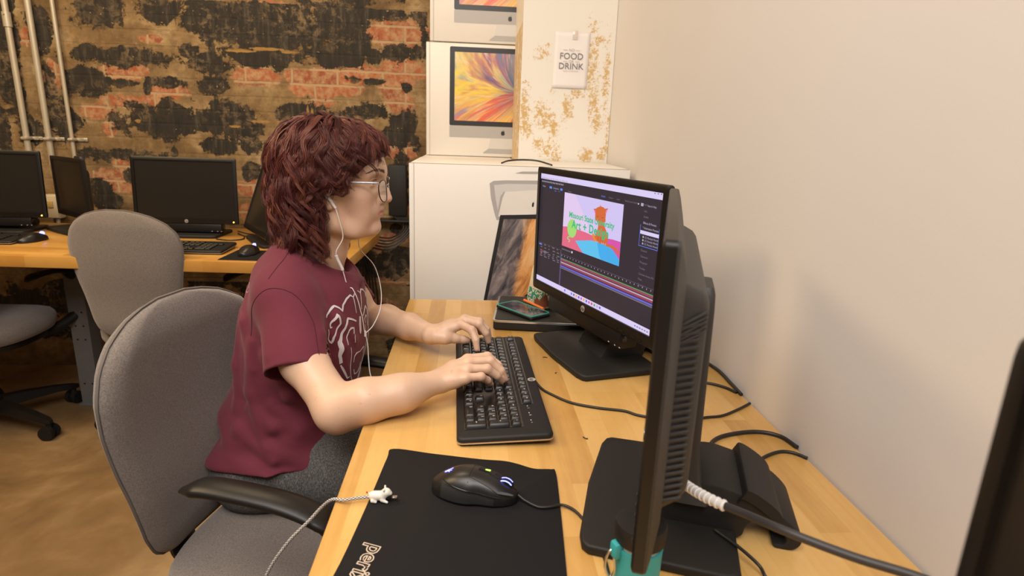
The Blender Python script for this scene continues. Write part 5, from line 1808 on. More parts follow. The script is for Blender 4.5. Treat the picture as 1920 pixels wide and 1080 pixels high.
# ================================================================== the person at the keyboard
m_skin = NT('skin')
def _skin():
    t = m_skin
    v = t.mapping()
    a = t.n('ShaderNodeAttribute', _attribute_name='lips').outputs['Fac']
    b_ = t.n('ShaderNodeAttribute', _attribute_name='blush').outputs['Fac']
    n = t.noise(v, 28, 5, 0.6)
    c = t.mix(n, (0.57, 0.37, 0.25), (0.66, 0.445, 0.315))
    c = t.mix(t.math('MULTIPLY', b_, 0.55), c, (0.62, 0.27, 0.21))
    sp = t.ramp(t.noise(v, 95, 2, 0.4), [(0.73, 0.0), (0.76, 0.35)])
    c = t.mix(sp, c, (0.50, 0.17, 0.12))
    c = t.mix(t.math('MULTIPLY', a, 0.8), c, (0.52, 0.21, 0.18))
    t.base(c)
    t.P(Roughness=0.46)
    t.set(t.b, 'Subsurface Weight', 0.12)
    t.set(t.b, 'Subsurface Radius', (0.012, 0.004, 0.002))
    t.set(t.b, 'Subsurface Scale', 0.5)
    t.bump(t.noise(v, 700, 3), 0.12, 0.0006)
_skin()
person = thing('person', 'person in a maroon T-shirt with curly dark red hair, sitting and typing at the desk', 'person', (-0.38, 1.16, 0.47))

HM = Matrix.Translation((-0.278, 1.200, 1.086)) @ Matrix.Rotation(R(-2), 4, 'Z')
FS = 0.985
def h(f, l, u):
    return (f * FS, l, u)
def hw(f, l, u):
    return HM @ V((f * FS, l, u))

def build_body():
    s = SDF((-0.50, 0.868, 0.56), (0.095, 1.47, 1.225), 0.0019)
    # ---- torso and neck (room coordinates)
    s.ell((-0.333, 1.20, 0.82), (0.100, 0.145, 0.15), 0.02)
    s.ell((-0.365, 1.20, 0.66), (0.105, 0.130, 0.13), 0.03)
    s.cap((-0.335, 1.07, 0.905), (-0.335, 1.33, 0.905), 0.040, k=0.03)
    s.chain([(-0.325, 1.20, 0.92), (-0.302, 1.20, 0.97), (-0.288, 1.20, 1.02), (-0.275, 1.20, 1.06)], [0.062, 0.052, 0.050, 0.050], 0.02)
    s.cap((-0.330, 1.20, 0.965), (-0.335, 1.10, 0.925), 0.034, 0.030, 0.03)
    s.cap((-0.330, 1.20, 0.965), (-0.335, 1.30, 0.925), 0.034, 0.030, 0.03)
    # ---- arms
    s.chain([(-0.328, 1.060, 0.890), (-0.286, 0.998, 0.808), (-0.216, 0.928, 0.752)], [0.040, 0.0375, 0.034], 0.02)
    s.chain([(-0.212, 0.922, 0.752), (-0.165, 0.918, 0.772), (-0.11, 0.930, 0.780), (-0.047, 0.966, 0.787)], [0.0335, 0.0320, 0.0270, 0.0200], 0.03)
    s.chain([(-0.318, 1.345, 0.893), (-0.275, 1.375, 0.815), (-0.235, 1.368, 0.765)], [0.042, 0.039, 0.033], 0.02)
    s.chain([(-0.235, 1.368, 0.765), (-0.19, 1.340, 0.776), (-0.13, 1.280, 0.780), (-0.078, 1.215, 0.785)], [0.033, 0.0335, 0.028, 0.0205], 0.015)
    # ---- right hand: back of the hand up, pinky towards the camera
    def hand(w, mcp, fingers, thumb, rs, wdir):
        w = V(w)
        for i, m in enumerate(mcp):
            m = V(m)
            st = w + wdir * ((i - 1.5) * 0.0075)
            s.chain([st, st.lerp(m, 0.5), m - V((0, 0, 0.002))], [0.0150, 0.0125, 0.0098], 0.010)
        for m, f, r in zip(mcp, fingers, rs):
            pts = [V(m)] + [V(q) for q in f]
            s.chain(pts, [r * 1.10, r * 1.04, r * 0.92, r * 0.80], 0.0025)
            s.ell(pts[1], (r * 1.12, r * 1.10, r * 1.05), 0.003)      # knuckle
            s.ell(pts[0], (r * 1.15, r * 1.15, r * 1.05), 0.006)
        s.chain([V(q) for q in thumb], [0.0165, 0.0135, 0.0092, 0.0080, 0.0070], 0.006)
    hand((-0.047, 0.972, 0.7855),
         [(0.000, 1.026, 0.804), (0.001, 1.003, 0.807), (0.000, 0.979, 0.804), (-0.003, 0.957, 0.797)],
         [[(0.037, 1.040, 0.804), (0.057, 1.034, 0.790), (0.0665, 1.030, 0.7735)],
          [(0.041, 1.010, 0.807), (0.061, 1.006, 0.790), (0.0685, 1.008, 0.7735)],
          [(0.035, 0.983, 0.803), (0.053, 0.988, 0.788), (0.0615, 0.998, 0.7735)],
          [(0.024, 0.962, 0.797), (0.036, 0.974, 0.785), (0.0410, 0.986, 0.7735)]],
         [(-0.040, 0.985, 0.782), (-0.022, 1.010, 0.780), (0.0, 1.034, 0.779), (0.020, 1.046, 0.777), (0.034, 1.050, 0.774)],
         [0.0080, 0.0082, 0.0078, 0.0070], V((0.45, -0.9, 0)))
    # ---- left hand: thumb towards the camera
    hand((-0.075, 1.212, 0.7850),
         [(-0.016, 1.205, 0.812), (-0.010, 1.226, 0.815), (-0.008, 1.247, 0.811), (-0.012, 1.266, 0.803)],
         [[(0.007, 1.180, 0.808), (0.0165, 1.166, 0.790), (0.0190, 1.161, 0.7735)],
          [(0.023, 1.207, 0.812), (0.038, 1.204, 0.793), (0.0440, 1.208, 0.7735)],
          [(0.024, 1.236, 0.809), (0.041, 1.236, 0.792), (0.0460, 1.240, 0.7735)],
          [(0.012, 1.262, 0.800), (0.024, 1.262, 0.788), (0.0270, 1.262, 0.7735)]],
         [(-0.066, 1.196, 0.787), (-0.048, 1.192, 0.786), (-0.026, 1.198, 0.782), (-0.010, 1.203, 0.778), (-0.001, 1.205, 0.776)],
         [0.0080, 0.0082, 0.0078, 0.0068], V((0.35, 0.9, 0)))
    # ---- head
    s.M = HM
    s.ell(h(0.012, 0, 0.045), (0.098, 0.074, 0.080), 0.02)
    s.ell(h(0.046, 0, -0.010), (0.050, 0.056, 0.068), 0.03)
    s.ell(h(0.070, 0, 0.040), (0.038, 0.052, 0.040), 0.02)
    for l in (-1, 1):
        s.chain([h(0.020, l * 0.050, -0.020), h(0.024, l * 0.050, -0.055), h(0.055, l * 0.036, -0.070), h(0.082, l * 0.014, -0.072)], [0.018, 0.014, 0.0135, 0.013], 0.022)
        s.ell(h(0.066, l * 0.040, -0.006), (0.022, 0.018, 0.020), 0.022)       # cheekbone
        s.ell(h(0.070, l * 0.032, -0.038), (0.020, 0.018, 0.024), 0.020)       # cheek
        s.cap(h(0.098, l * 0.010, 0.039), h(0.085, l * 0.046, 0.041), 0.0095, 0.008, 0.016)   # brow ridge
    s.ell(h(0.086, 0, -0.069), (0.0150, 0.017, 0.0130), 0.014)                # chin
    s.cap(h(0.060, 0, -0.062), h(0.02, 0, -0.070), 0.020, 0.022, 0.02)
    s.ell(h(0.091, 0, -0.034), (0.0155, 0.026, 0.020), 0.016)                 # muzzle
    # eye sockets, lids
    for l in (-1, 1):
        s.ell(h(0.103, l * 0.031, 0.0195), (0.013, 0.0165, 0.0125), 0.014, 's')
        s.ell(h(0.0845, l * 0.031, 0.0215), (0.0138, 0.0145, 0.0134), 0.003)
        s.ell(h(0.0965, l * 0.0315, 0.0208), (0.0075, 0.0135, 0.0046), 0.0012, 's')   # eye opening
        s.cap(h(0.0955, l * 0.020, 0.0262), h(0.0930, l * 0.041, 0.0265), 0.0020, 0.0020, 0.003)
        s.cap(h(0.0940, l * 0.022, 0.0150), h(0.0900, l * 0.041, 0.0160), 0.0017, 0.0015, 0.004)
    # nose
    s.chain([h(0.096, 0, 0.034), h(0.1035, 0, 0.018), h(0.1120, 0, 0.000), h(0.1160, 0, -0.0095)], [0.0075, 0.0072, 0.0080, 0.0085], 0.008)
    s.ell(h(0.1170, 0, -0.0125), (0.0085, 0.0095, 0.0080), 0.004)
    for l in (-1, 1):
        s.ell(h(0.1060, l * 0.0115, -0.0150), (0.0105, 0.0062, 0.0072), 0.005)
        s.ell(h(0.1120, l * 0.0055, -0.0225), (0.0050, 0.0028, 0.0030), 0.002, 's')
        s.cap(h(0.1010, l * 0.0185, -0.0120), h(0.1000, l * 0.0190, -0.0200), 0.0015, 0.001, 0.004, 's')
    s.cap(h(0.1080, 0, -0.0190), h(0.1045, 0, -0.0260), 0.0042, 0.0035, 0.004)
    # mouth
    for l in (-1, 1):
        s.chain([h(0.1040, 0, -0.0335), h(0.1015, l * 0.008, -0.0325), h(0.0920, l * 0.0215, -0.0385)], [0.0052, 0.0052, 0.0024], 0.004)
        s.chain([h(0.1005, 0, -0.0450), h(0.0985, l * 0.009, -0.0445), h(0.0915, l * 0.0205, -0.0400)], [0.0058, 0.0054, 0.0022], 0.004)
        s.chain([h(0.1085, 0, -0.0395), h(0.1050, l * 0.010, -0.0388), h(0.0960, l * 0.0215, -0.0398), h(0.092, l * 0.026, -0.0405)], [0.0011, 0.0011, 0.0012, 0.0009], 0.0022, 's')
    s.cap(h(0.1050, -0.010, -0.0535), h(0.1050, 0.010, -0.0535), 0.0030, 0.0030, 0.006, 's')
    # ears
    for l in (-1, 1):
        s.ell(h(0.014, l * 0.0760, 0.006), (0.0150, 0.0050, 0.0270), 0.006, rot=(0, R(-12), l * R(-14)))
        s.ell(h(0.020, l * 0.0740, -0.020), (0.0090, 0.0055, 0.0095), 0.004)
        s.ell(h(0.019, l * 0.0795, 0.006), (0.0080, 0.0035, 0.0150), 0.003, 's')
    s.M = None
    me = s.mesh('person_body')
    relax(me, 1, 0.4)
    # lip colour and a little redness, where the skin itself has it
    p = vcoords(me).astype(float)
    inv = np.array(HM.inverted())
    q = p @ inv[:3, :3].T + inv[:3, 3]
    q[:, 0] /= FS
    f, l, u = q.T
    lip = np.exp(-(((u + 0.0392) / 0.0098) ** 4)) * np.clip((0.0225 - np.abs(l)) / 0.004, 0, 1) * np.clip((f - 0.088) / 0.004, 0, 1)
    # narrow towards the corners
    lip *= np.clip((0.0108 * (1 - (np.abs(l) / 0.025) ** 2) - np.abs(u + 0.0392)) / 0.0015, 0, 1)
    bl = np.exp(-(((f - 0.116) / 0.012) ** 2 + (l / 0.014) ** 2 + ((u + 0.016) / 0.010) ** 2)) * 0.8
    for c in ((0.074, 0.044, -0.012, 0.022), (0.045, 0.055, -0.045, 0.02), (0.085, 0.02, -0.06, 0.014)):
        for sg in (-1, 1):
            bl += 0.45 * np.exp(-((f - c[0]) ** 2 + (l - sg * c[1]) ** 2 + (u - c[2]) ** 2) / c[3] ** 2)
    # knuckles and finger tips
    for k in ((0.0665, 1.030, 0.7735), (0.0685, 1.008, 0.7735), (0.0615, 0.998, 0.7735), (0.041, 0.986, 0.7735), (0.019, 1.161, 0.7735), (0.044, 1.208, 0.7735), (0.046, 1.24, 0.7735),
              (0.037, 1.040, 0.804), (0.041, 1.010, 0.807), (0.035, 0.983, 0.803), (0.024, 0.962, 0.797), (0.0, 1.003, 0.807), (0.0, 0.979, 0.804), (0.0, 1.026, 0.804), (0.007, 1.18, 0.808), (-0.016, 1.205, 0.812)):
        bl += 0.5 * np.exp(-((p - np.array(k)) ** 2).sum(1) / 0.009 ** 2)
    bl += 0.22 * np.exp(-((p - np.array((-0.215, 0.90, 0.73))) ** 2).sum(1) / 0.03 ** 2)
    for nm, a in (('lips', lip), ('blush', np.clip(bl, 0, 1))):
        at = me.attributes.new(nm, 'FLOAT', 'POINT')
        at.data.foreach_set('value', a.astype(np.float32))
    return obj('body', me, m_skin.m, person, ang=None, world=True)
body = build_body()

# ---- eyes
m_eye = simple('eye_white', (0.72, 0.68, 0.66), 0.15)
m_iris = simple('grey_blue_iris', (0.10, 0.13, 0.14), 0.1)
m_pupil = simple('pupil', (0.004, 0.004, 0.004), 0.08)
for l in (-1, 1):
    b = B()
    bmesh.ops.create_uvsphere(b, u_segments=32, v_segments=20, radius=0.0119)
    Mx = HM @ Matrix.Translation(h(0.0845, l * 0.031, 0.0212)) @ Matrix.Rotation(R(90), 4, 'Y') @ Matrix.Rotation(R(4), 4, 'X')
    bmesh.ops.transform(b, matrix=Mx, verts=b.verts)
    c = HM @ V(h(0.0845, l * 0.031, 0.0212)); d = (HM.to_3x3() @ V((1, 0.10, -0.06))).normalized()
    for f in b.faces:
        a = (f.calc_center_median() - c).normalized().dot(d)
        f.material_index = 2 if a > 0.975 else (1 if a > 0.875 else 0)
    obj('eye', b, [m_eye, m_iris, m_pupil], person, ang=None, world=True)
    for f in person.children[-1].data.polygons:
        f.use_smooth = True
# ---- eyebrows: short hairs laid along the brow
bvh_body = BVHTree.FromObject(body, bpy.context.evaluated_depsgraph_get()) if False else None
def bvh_of(o):
    me = o.data
    p = vcoords(me)
    n = len(me.polygons)
    k = len(me.polygons[0].vertices)
    idx = np.empty(n * k, np.int32)
    me.polygons.foreach_get('vertices', idx)
    return BVHTree.FromPolygons([V(x) for x in p.tolist()], idx.reshape(-1, k).tolist())
bb_ = bvh_of(body)
def on_skin(p, d, off=0.0005):
    r = bb_.ray_cast(V(p) - V(d) * 0.05, V(d))
    return r[0] - V(d) * off if r[0] is not None else V(p)
rng = random.Random(11)
for l in (-1, 1):
    b = B()
    for i in range(130):
        t = rng.random()
        ll = l * (0.012 + 0.036 * t)
        uu = 0.0415 + 0.0065 * sin(pi * min(1, t * 0.85 + 0.1)) - 0.003 + rng.uniform(-1, 1) * 0.0030 * (1 - 0.7 * t)
        dvec = (HM.to_3x3() @ V((-1, -l * (0.25 + 0.9 * t), 0))).normalized()
        p0 = on_skin(hw(0.10 - 0.02 * t, ll, uu), dvec, 0.0003)
        p1 = on_skin(hw(0.10 - 0.02 * t, ll + l * 0.0045, uu + 0.0022 * (1 - 1.4 * t)), dvec, 0.0010)
        tube(b, [p0, (p0 + p1) / 2 - dvec * 0.0003, p1], [0.00032, 0.0003, 0.0001], 4)
    obj('eyebrow', b, simple('eyebrow_hair', (0.13, 0.070, 0.050), 0.7), person, ang=60, world=True)
# upper lashes
b = B()
for l in (-1, 1):
    for i in range(16):
        t = i / 15
        p = HM @ V(h(0.0965 - 0.004 * t, l * (0.021 + 0.021 * t), 0.0240 + 0.001 * sin(pi * t)))
        q = p + HM.to_3x3() @ V((0.0055, l * 0.0025 * t, 0.0015))
        tube(b, [p, q], [0.00028, 0.0001], 4)
obj('eyelashes', b, simple('lash', (0.02, 0.012, 0.010), 0.6), person, ang=None, world=True)
# nose ring
b = B()
rc = HM @ V(h(0.1090, 0, -0.0250))
fx, uz = HM.to_3x3() @ V((0.35, 1, 0)).normalized(), V((0, 0, 1))
tube(b, [rc + fx * (0.0036 * cos(a)) + uz * (0.0036 * sin(a)) for a in [R(-215 + 250 * k / 14) for k in range(15)]], 0.0006, 8)
obj('nose_ring', b, M['silver'], person, ang=60, world=True)

# ---- finger nails
def nail(tip, prev, up):
    tip, prev = V(tip), V(prev)
    d = (tip - prev).normalized()
    upv = (V(up) - d * V(up).dot(d)).normalized()
    b = B()
    bmesh.ops.create_uvsphere(b, u_segments=14, v_segments=8, radius=1)
    Mx = frame(tip + upv * 0.0042 + d * 0.0018, d, upv.cross(d) * -1, upv)
    bmesh.ops.transform(b, matrix=Mx @ Matrix.Diagonal((0.0048, 0.0040, 0.0018, 1)), verts=b.verts)
    return b
m_nail = simple('finger_nail', (0.66, 0.40, 0.33), 0.25)
for tip, prev in (((0.0665, 1.030, 0.7735), (0.057, 1.034, 0.790)), ((0.0685, 1.008, 0.7735), (0.061, 1.006, 0.790)), ((0.0615, 0.998, 0.7735), (0.053, 0.988, 0.788)), ((0.041, 0.986, 0.7735), (0.036, 0.974, 0.785)),
                  ((0.019, 1.161, 0.7735), (0.0165, 1.166, 0.79)), ((0.044, 1.208, 0.7735), (0.038, 1.204, 0.793)), ((0.046, 1.24, 0.7735), (0.041, 1.236, 0.792)), ((0.027, 1.262, 0.7735), (0.024, 1.262, 0.788))):
    obj('fingernail', nail(tip, prev, (1, 0, 0.35)), m_nail, person, ang=60, world=True)

# ================================================================== T-shirt
def shirt_mat():
    t = NT('maroon_cotton')
    v = t.mapping()
    n = t.noise(v, 700, 3, 0.6)
    n2 = t.noise(v, 9, 4)
    c = t.mix(n, (0.080, 0.007, 0.018), (0.145, 0.016, 0.034))
    c = t.mix(t.ramp(n2, [(0.45, 0.0), (0.75, 0.35)]), c, (0.17, 0.025, 0.042))
    t.base(c)
    t.P(Roughness=0.88)
    t.set(t.b, 'Sheen Weight', 0.15)
    t.set(t.b, 'Sheen Roughness', 0.5)
    t.set(t.b, 'Sheen Tint', (0.8, 0.45, 0.45, 1))
    t.bump(n, 0.25, 0.0006)
    return t.m
M['shirt'] = shirt_mat()
SEC = [(0.44, -0.385, 0.160, 0.205), (0.50, -0.382, 0.158, 0.203), (0.56, -0.377, 0.152, 0.197), (0.62, -0.366, 0.137, 0.172), (0.70, -0.352, 0.124, 0.150), (0.78, -0.338, 0.126, 0.158), (0.84, -0.332, 0.119, 0.160), (0.90, -0.330, 0.100, 0.150)]
def sec(z):
    z = min(max(z, SEC[0][0]), SEC[-1][0])
    for a, b2 in zip(SEC[:-1], SEC[1:]):
        if z <= b2[0]:
            t = (z - a[0]) / (b2[0] - a[0])
            return [a[i] + (b2[i] - a[i]) * t for i in range(1, 4)]
def sp(deg, z, inn=0.0):
    """point on the shirt: deg 0 = chest front, -90 = side towards the camera, 180 = back"""
    c, rx, ry = sec(z)
    a = R(deg)
    return (c + (rx - inn) * cos(a), 1.20 + (ry - inn) * sin(a), z)

def build_shirt():
    lo, hi, hs = (-0.56, 0.90, 0.485), (-0.17, 1.50, 1.02), 0.0026
    s = SDF(lo, hi, hs)
    # trunk as a stack of elliptical slices
    sl, g = s.win(np.array(lo), np.array(hi))
    X, Y, Z = g
    zz = np.array([a[0] for a in SEC]); 
    cx = np.interp(Z, zz, [a[1] for a in SEC]); rx = np.interp(Z, zz, [a[2] for a in SEC]); ry = np.interp(Z, zz, [a[3] for a in SEC])
    # shoulders close the top
    top = np.clip((Z - 0.86) / 0.10, 0, 1)
    rx = rx * np.sqrt(np.clip(1 - 0.75 * top ** 2, 0.02, 1)); ry = ry * np.sqrt(np.clip(1 - 0.80 * top ** 2, 0.02, 1))
    ang = np.arctan2((Y - 1.20) / ry, (X - cx) / rx)
    wr = 0.0042 * np.sin(ang * 5 + Z * 32) * np.clip((0.80 - Z) / 0.2, 0, 1) + 0.0032 * np.sin(ang * 9 - Z * 50 + 1.3) * np.clip((0.72 - Z) / 0.15, 0, 1)
    # rolls of cloth gathered at the waist
    wr += 0.012 * np.exp(-((Z - 0.585 - 0.030 * np.sin(ang)) / 0.018) ** 2) * np.clip(-np.cos(ang + 0.7) + 0.5, 0, 1)
    wr -= 0.014 * np.exp(-((Z - 0.628 - 0.030 * np.sin(ang)) / 0.014) ** 2) * np.clip(-np.cos(ang + 0.7) + 0.5, 0, 1)
    wr += 0.009 * np.exp(-((Z - 0.672 - 0.045 * np.sin(ang)) / 0.016) ** 2) * np.clip(-np.cos(ang + 0.9) + 0.3, 0, 1)
    wr -= 0.008 * np.exp(-((Z - 0.548 + 0.020 * np.sin(ang)) / 0.010) ** 2) * np.clip(0.5 - 0.7 * np.cos(ang), 0, 1)
    pw = np.interp(Z, [0.60, 0.80], [2.6, 2.15])
    q = (np.abs((X - cx) / rx) ** pw + np.abs((Y - 1.20) / ry) ** pw) ** (1 / pw)
    d = (q - 1) * np.minimum(rx, ry) * 0.95 - wr
    s.f[sl] = np.minimum(s.f[sl], np.maximum(d, Z - 0.975).astype(np.float32))
    del X, Y, Z, cx, rx, ry, top, ang, wr, q, d, g
    s.cap((-0.340, 1.075, 0.908), (-0.340, 1.325, 0.908), 0.050, k=0.04)
    s.ell((-0.350, 1.20, 0.925), (0.070, 0.12, 0.052), 0.03)
    s.ell((-0.285, 1.20, 0.885), (0.066, 0.10, 0.055), 0.03)
    s.cap((-0.330, 1.20, 0.962), (-0.335, 1.09, 0.925), 0.038, 0.036, 0.03)
    s.cap((-0.330, 1.20, 0.962), (-0.335, 1.31, 0.925), 0.038, 0.036, 0.03)
    # folds running from shoulder and armpit
    for pts, r, k in (([sp(-70, 0.90), sp(-45, 0.86), sp(-25, 0.80)], 0.008, 0.014), ([sp(-60, 0.86), sp(-40, 0.80), sp(-32, 0.72)], 0.008, 0.014), ([sp(-105, 0.80), sp(-80, 0.72), sp(-50, 0.66)], 0.010, 0.014),
                      ([sp(-160, 0.90), sp(-135, 0.85), sp(-115, 0.77)], 0.008, 0.014), ([sp(-150, 0.66), sp(-120, 0.645), sp(-85, 0.60)], 0.010, 0.014), ([sp(-115, 0.69), sp(-90, 0.66), sp(-60, 0.655)], 0.008, 0.014),
                      ([sp(-120, 0.82), sp(-115, 0.72), sp(-95, 0.63)], 0.009, 0.015), ([sp(-150, 0.86), sp(-140, 0.76), sp(-130, 0.68)], 0.006, 0.02), ([sp(-90, 0.62), sp(-60, 0.585), sp(-30, 0.60)], 0.009, 0.02),
                      ([sp(-120, 0.595), sp(-85, 0.565), sp(-50, 0.57)], 0.008, 0.02), ([sp(-95, 0.70), sp(-70, 0.65), sp(-50, 0.62)], 0.006, 0.018),
                      ([(-0.30, 1.10, 0.925), (-0.268, 1.11, 0.885), (-0.25, 1.115, 0.84)], 0.006, 0.016)):
        s.chain([V(p) for p in pts], [r * 0.5, r, r * 0.5] if len(pts) == 3 else [r] * len(pts), k)
    # sleeves on their own grid: wide tubes, cut at the hem and hollowed
    w = SDF(lo, hi, hs)
    for sg, sh, en in ((-1, V((-0.322, 1.060, 0.895)), V((-0.292, 0.990, 0.790))), (1, V((-0.322, 1.340, 0.895)), V((-0.278, 1.400, 0.792)))):
        ax = (en - sh).normalized()
        side = V((1, 0, 0)) - ax * ax.x
        side.normalize()
        for k, rr in ((-0.014, 0.044), (0.0, 0.046), (0.014, 0.042)):
            w.cap(sh + side * k * 0.5, en + side * k + ax * 0.05, rr * 0.98, rr * 1.05, 0.02)
        w.chain([sh + side * 0.03, sh.lerp(en, 0.5) + side * 0.046 + V((0, sg * 0.018, 0)), en + side * 0.030 + V((0, sg * 0.03, 0))], [0.004, 0.006, 0.004], 0.016)
        w.chain([sh + side * -0.02 + V((0, sg * 0.03, 0)), sh.lerp(en, 0.6) + side * -0.03 + V((0, sg * 0.036, 0))], [0.005, 0.008], 0.014)
        w.chain([sh + side * 0.005 + V((0, sg * 0.036, 0.01)), sh.lerp(en, 0.5) + side * 0.012 + V((0, sg * 0.040, 0)), en + side * 0.004 + V((0, sg * 0.044, 0))], [0.004, 0.007, 0.005], 0.014)
        q = ax.to_track_quat('Z', 'Y').to_euler()
        n_ = (ax + V((-0.12, 0, 0.18 if sg < 0 else 0.1))).normalized()
        w.bx(en + n_ * 0.075, (0.14, 0.14, 0.075), 0, 0, 's', rot=n_.to_track_quat('Z', 'Y').to_euler())
        for k in (-0.014, 0.0, 0.014):
            w.cap(sh.lerp(en, 0.52) + side * k, en + side * k + ax * 0.06, 0.040, 0.0425, 0.0, 's')
    h_ = np.clip(0.02 - np.abs(s.f - w.f), 0, None) / 0.02
    near = np.minimum(s.f, w.f)
    keep_open = w.f > -1.0
    s.f = near - h_ * h_ * 0.02 * 0.25
    # the neck opening
    s.cap((-0.296, 1.20, 0.958), (-0.275, 1.20, 1.06), 0.064, 0.064, 0.004, 's')
    s.ell((-0.262, 1.20, 0.957), (0.055, 0.060, 0.030), 0.006, 's')
    # open, hollow hem
    s.bx((-0.40, 1.20, 0.414), (0.3, 0.4, 0.150), 0, 0.003, 's', rot=(R(-3), R(-2), 0))
    me = s.mesh('t_shirt')
    relax(me, 3, 0.5)
    return me
sh_me = build_shirt()
shirt = obj('t_shirt', sh_me, M['shirt'], person, ang=None, world=True)
bs_ = bvh_of(shirt)

def on_shirt(p, d, off=0.0012):
    d = V(d).normalized()
    r = bs_.ray_cast(V(p) - d * 0.2, d)
    return (r[0] + r[1] * off * (1 if r[1].dot(d) < 0 else -1)) if r[0] is not None else None
# ribbed collar round the neck opening
ring = []
for i in range(48):
    a = 2 * pi * i / 48
    best = None
    for rr in np.linspace(0.054, 0.12, 34):
        p = V((-0.285 + rr * cos(a) * 1.05, 1.20 + rr * sin(a), 1.06))
        hh = bs_.ray_cast(p, V((0, 0, -1)))
        if hh[0] is not None and hh[0].z > 0.90 and hh[1].z > 0.30:
            best = hh[0]
            break
    if best is not None:
        ring.append(best)
if len(ring) > 20:
    n = len(ring)
    for _ in range(6):
        ring = [(ring[i - 1] + ring[i] * 2 + ring[(i + 1) % n]) / 4 for i in range(n)]
    c = sum(ring, V()) / n
    b = B()
    rows = []
    for k in range(7):
        t = k / 6
        row = []
        for p in ring:
            o_ = (p - c); o_.z = 0; o_.normalize()
            q = p + o_ * (0.018 * t - 0.002)
            r = bs_.ray_cast(q + V((0, 0, 0.05)), V((0, 0, -1)))
            z = r[0].z if r[0] is not None and abs(r[0].z - p.z) < 0.03 else p.z - 0.010 * t
            row.append(V((q.x, q.y, z + 0.0024 * (1 - abs(2 * t - 1) ** 4) + (0.0005 if 0 < k < 6 else -0.001))))
        rows.append(row)
    loft(b, rows, False)
    obj('collar', b, M['shirt'], shirt, ang=80, world=True)
# sleeve hem stitching and shoulder seams
m_seam = simple('dark_seam', (0.058, 0.006, 0.014), 0.9)
def seam(name, pts, d, r=0.0007, n=6, mat=None):
    P = []
    for p in catmull(pts, n):
        q = on_shirt(p, d, 0.0003)
        if q is not None and (not P or (q - P[-1]).length < 0.02):
            P.append(q)
    if len(P) > 3:
        obj(name, tube(B(), P, r, 6), mat or m_seam, shirt, ang=60, world=True)
seam('shoulder_seam', [(-0.333, 1.125, 0.98), (-0.337, 1.085, 0.97), (-0.343, 1.058, 0.95), (-0.350, 1.045, 0.93)], (0, 0.35, -1))
seam('armhole_seam', [(-0.395, 1.0, 0.842), (-0.385, 1.0, 0.895), (-0.350, 1.0, 0.934), (-0.305, 1.0, 0.928), (-0.272, 1.0, 0.885), (-0.256, 1.0, 0.835), (-0.250, 1.0, 0.815)], (0, 1, -0.15))
seam('hem_stitching', [(-0.345, 0.9, 0.803), (-0.32, 0.9, 0.804), (-0.29, 0.9, 0.808), (-0.262, 0.9, 0.813), (-0.244, 0.9, 0.820)], (0, 1, 0), 0.0007)

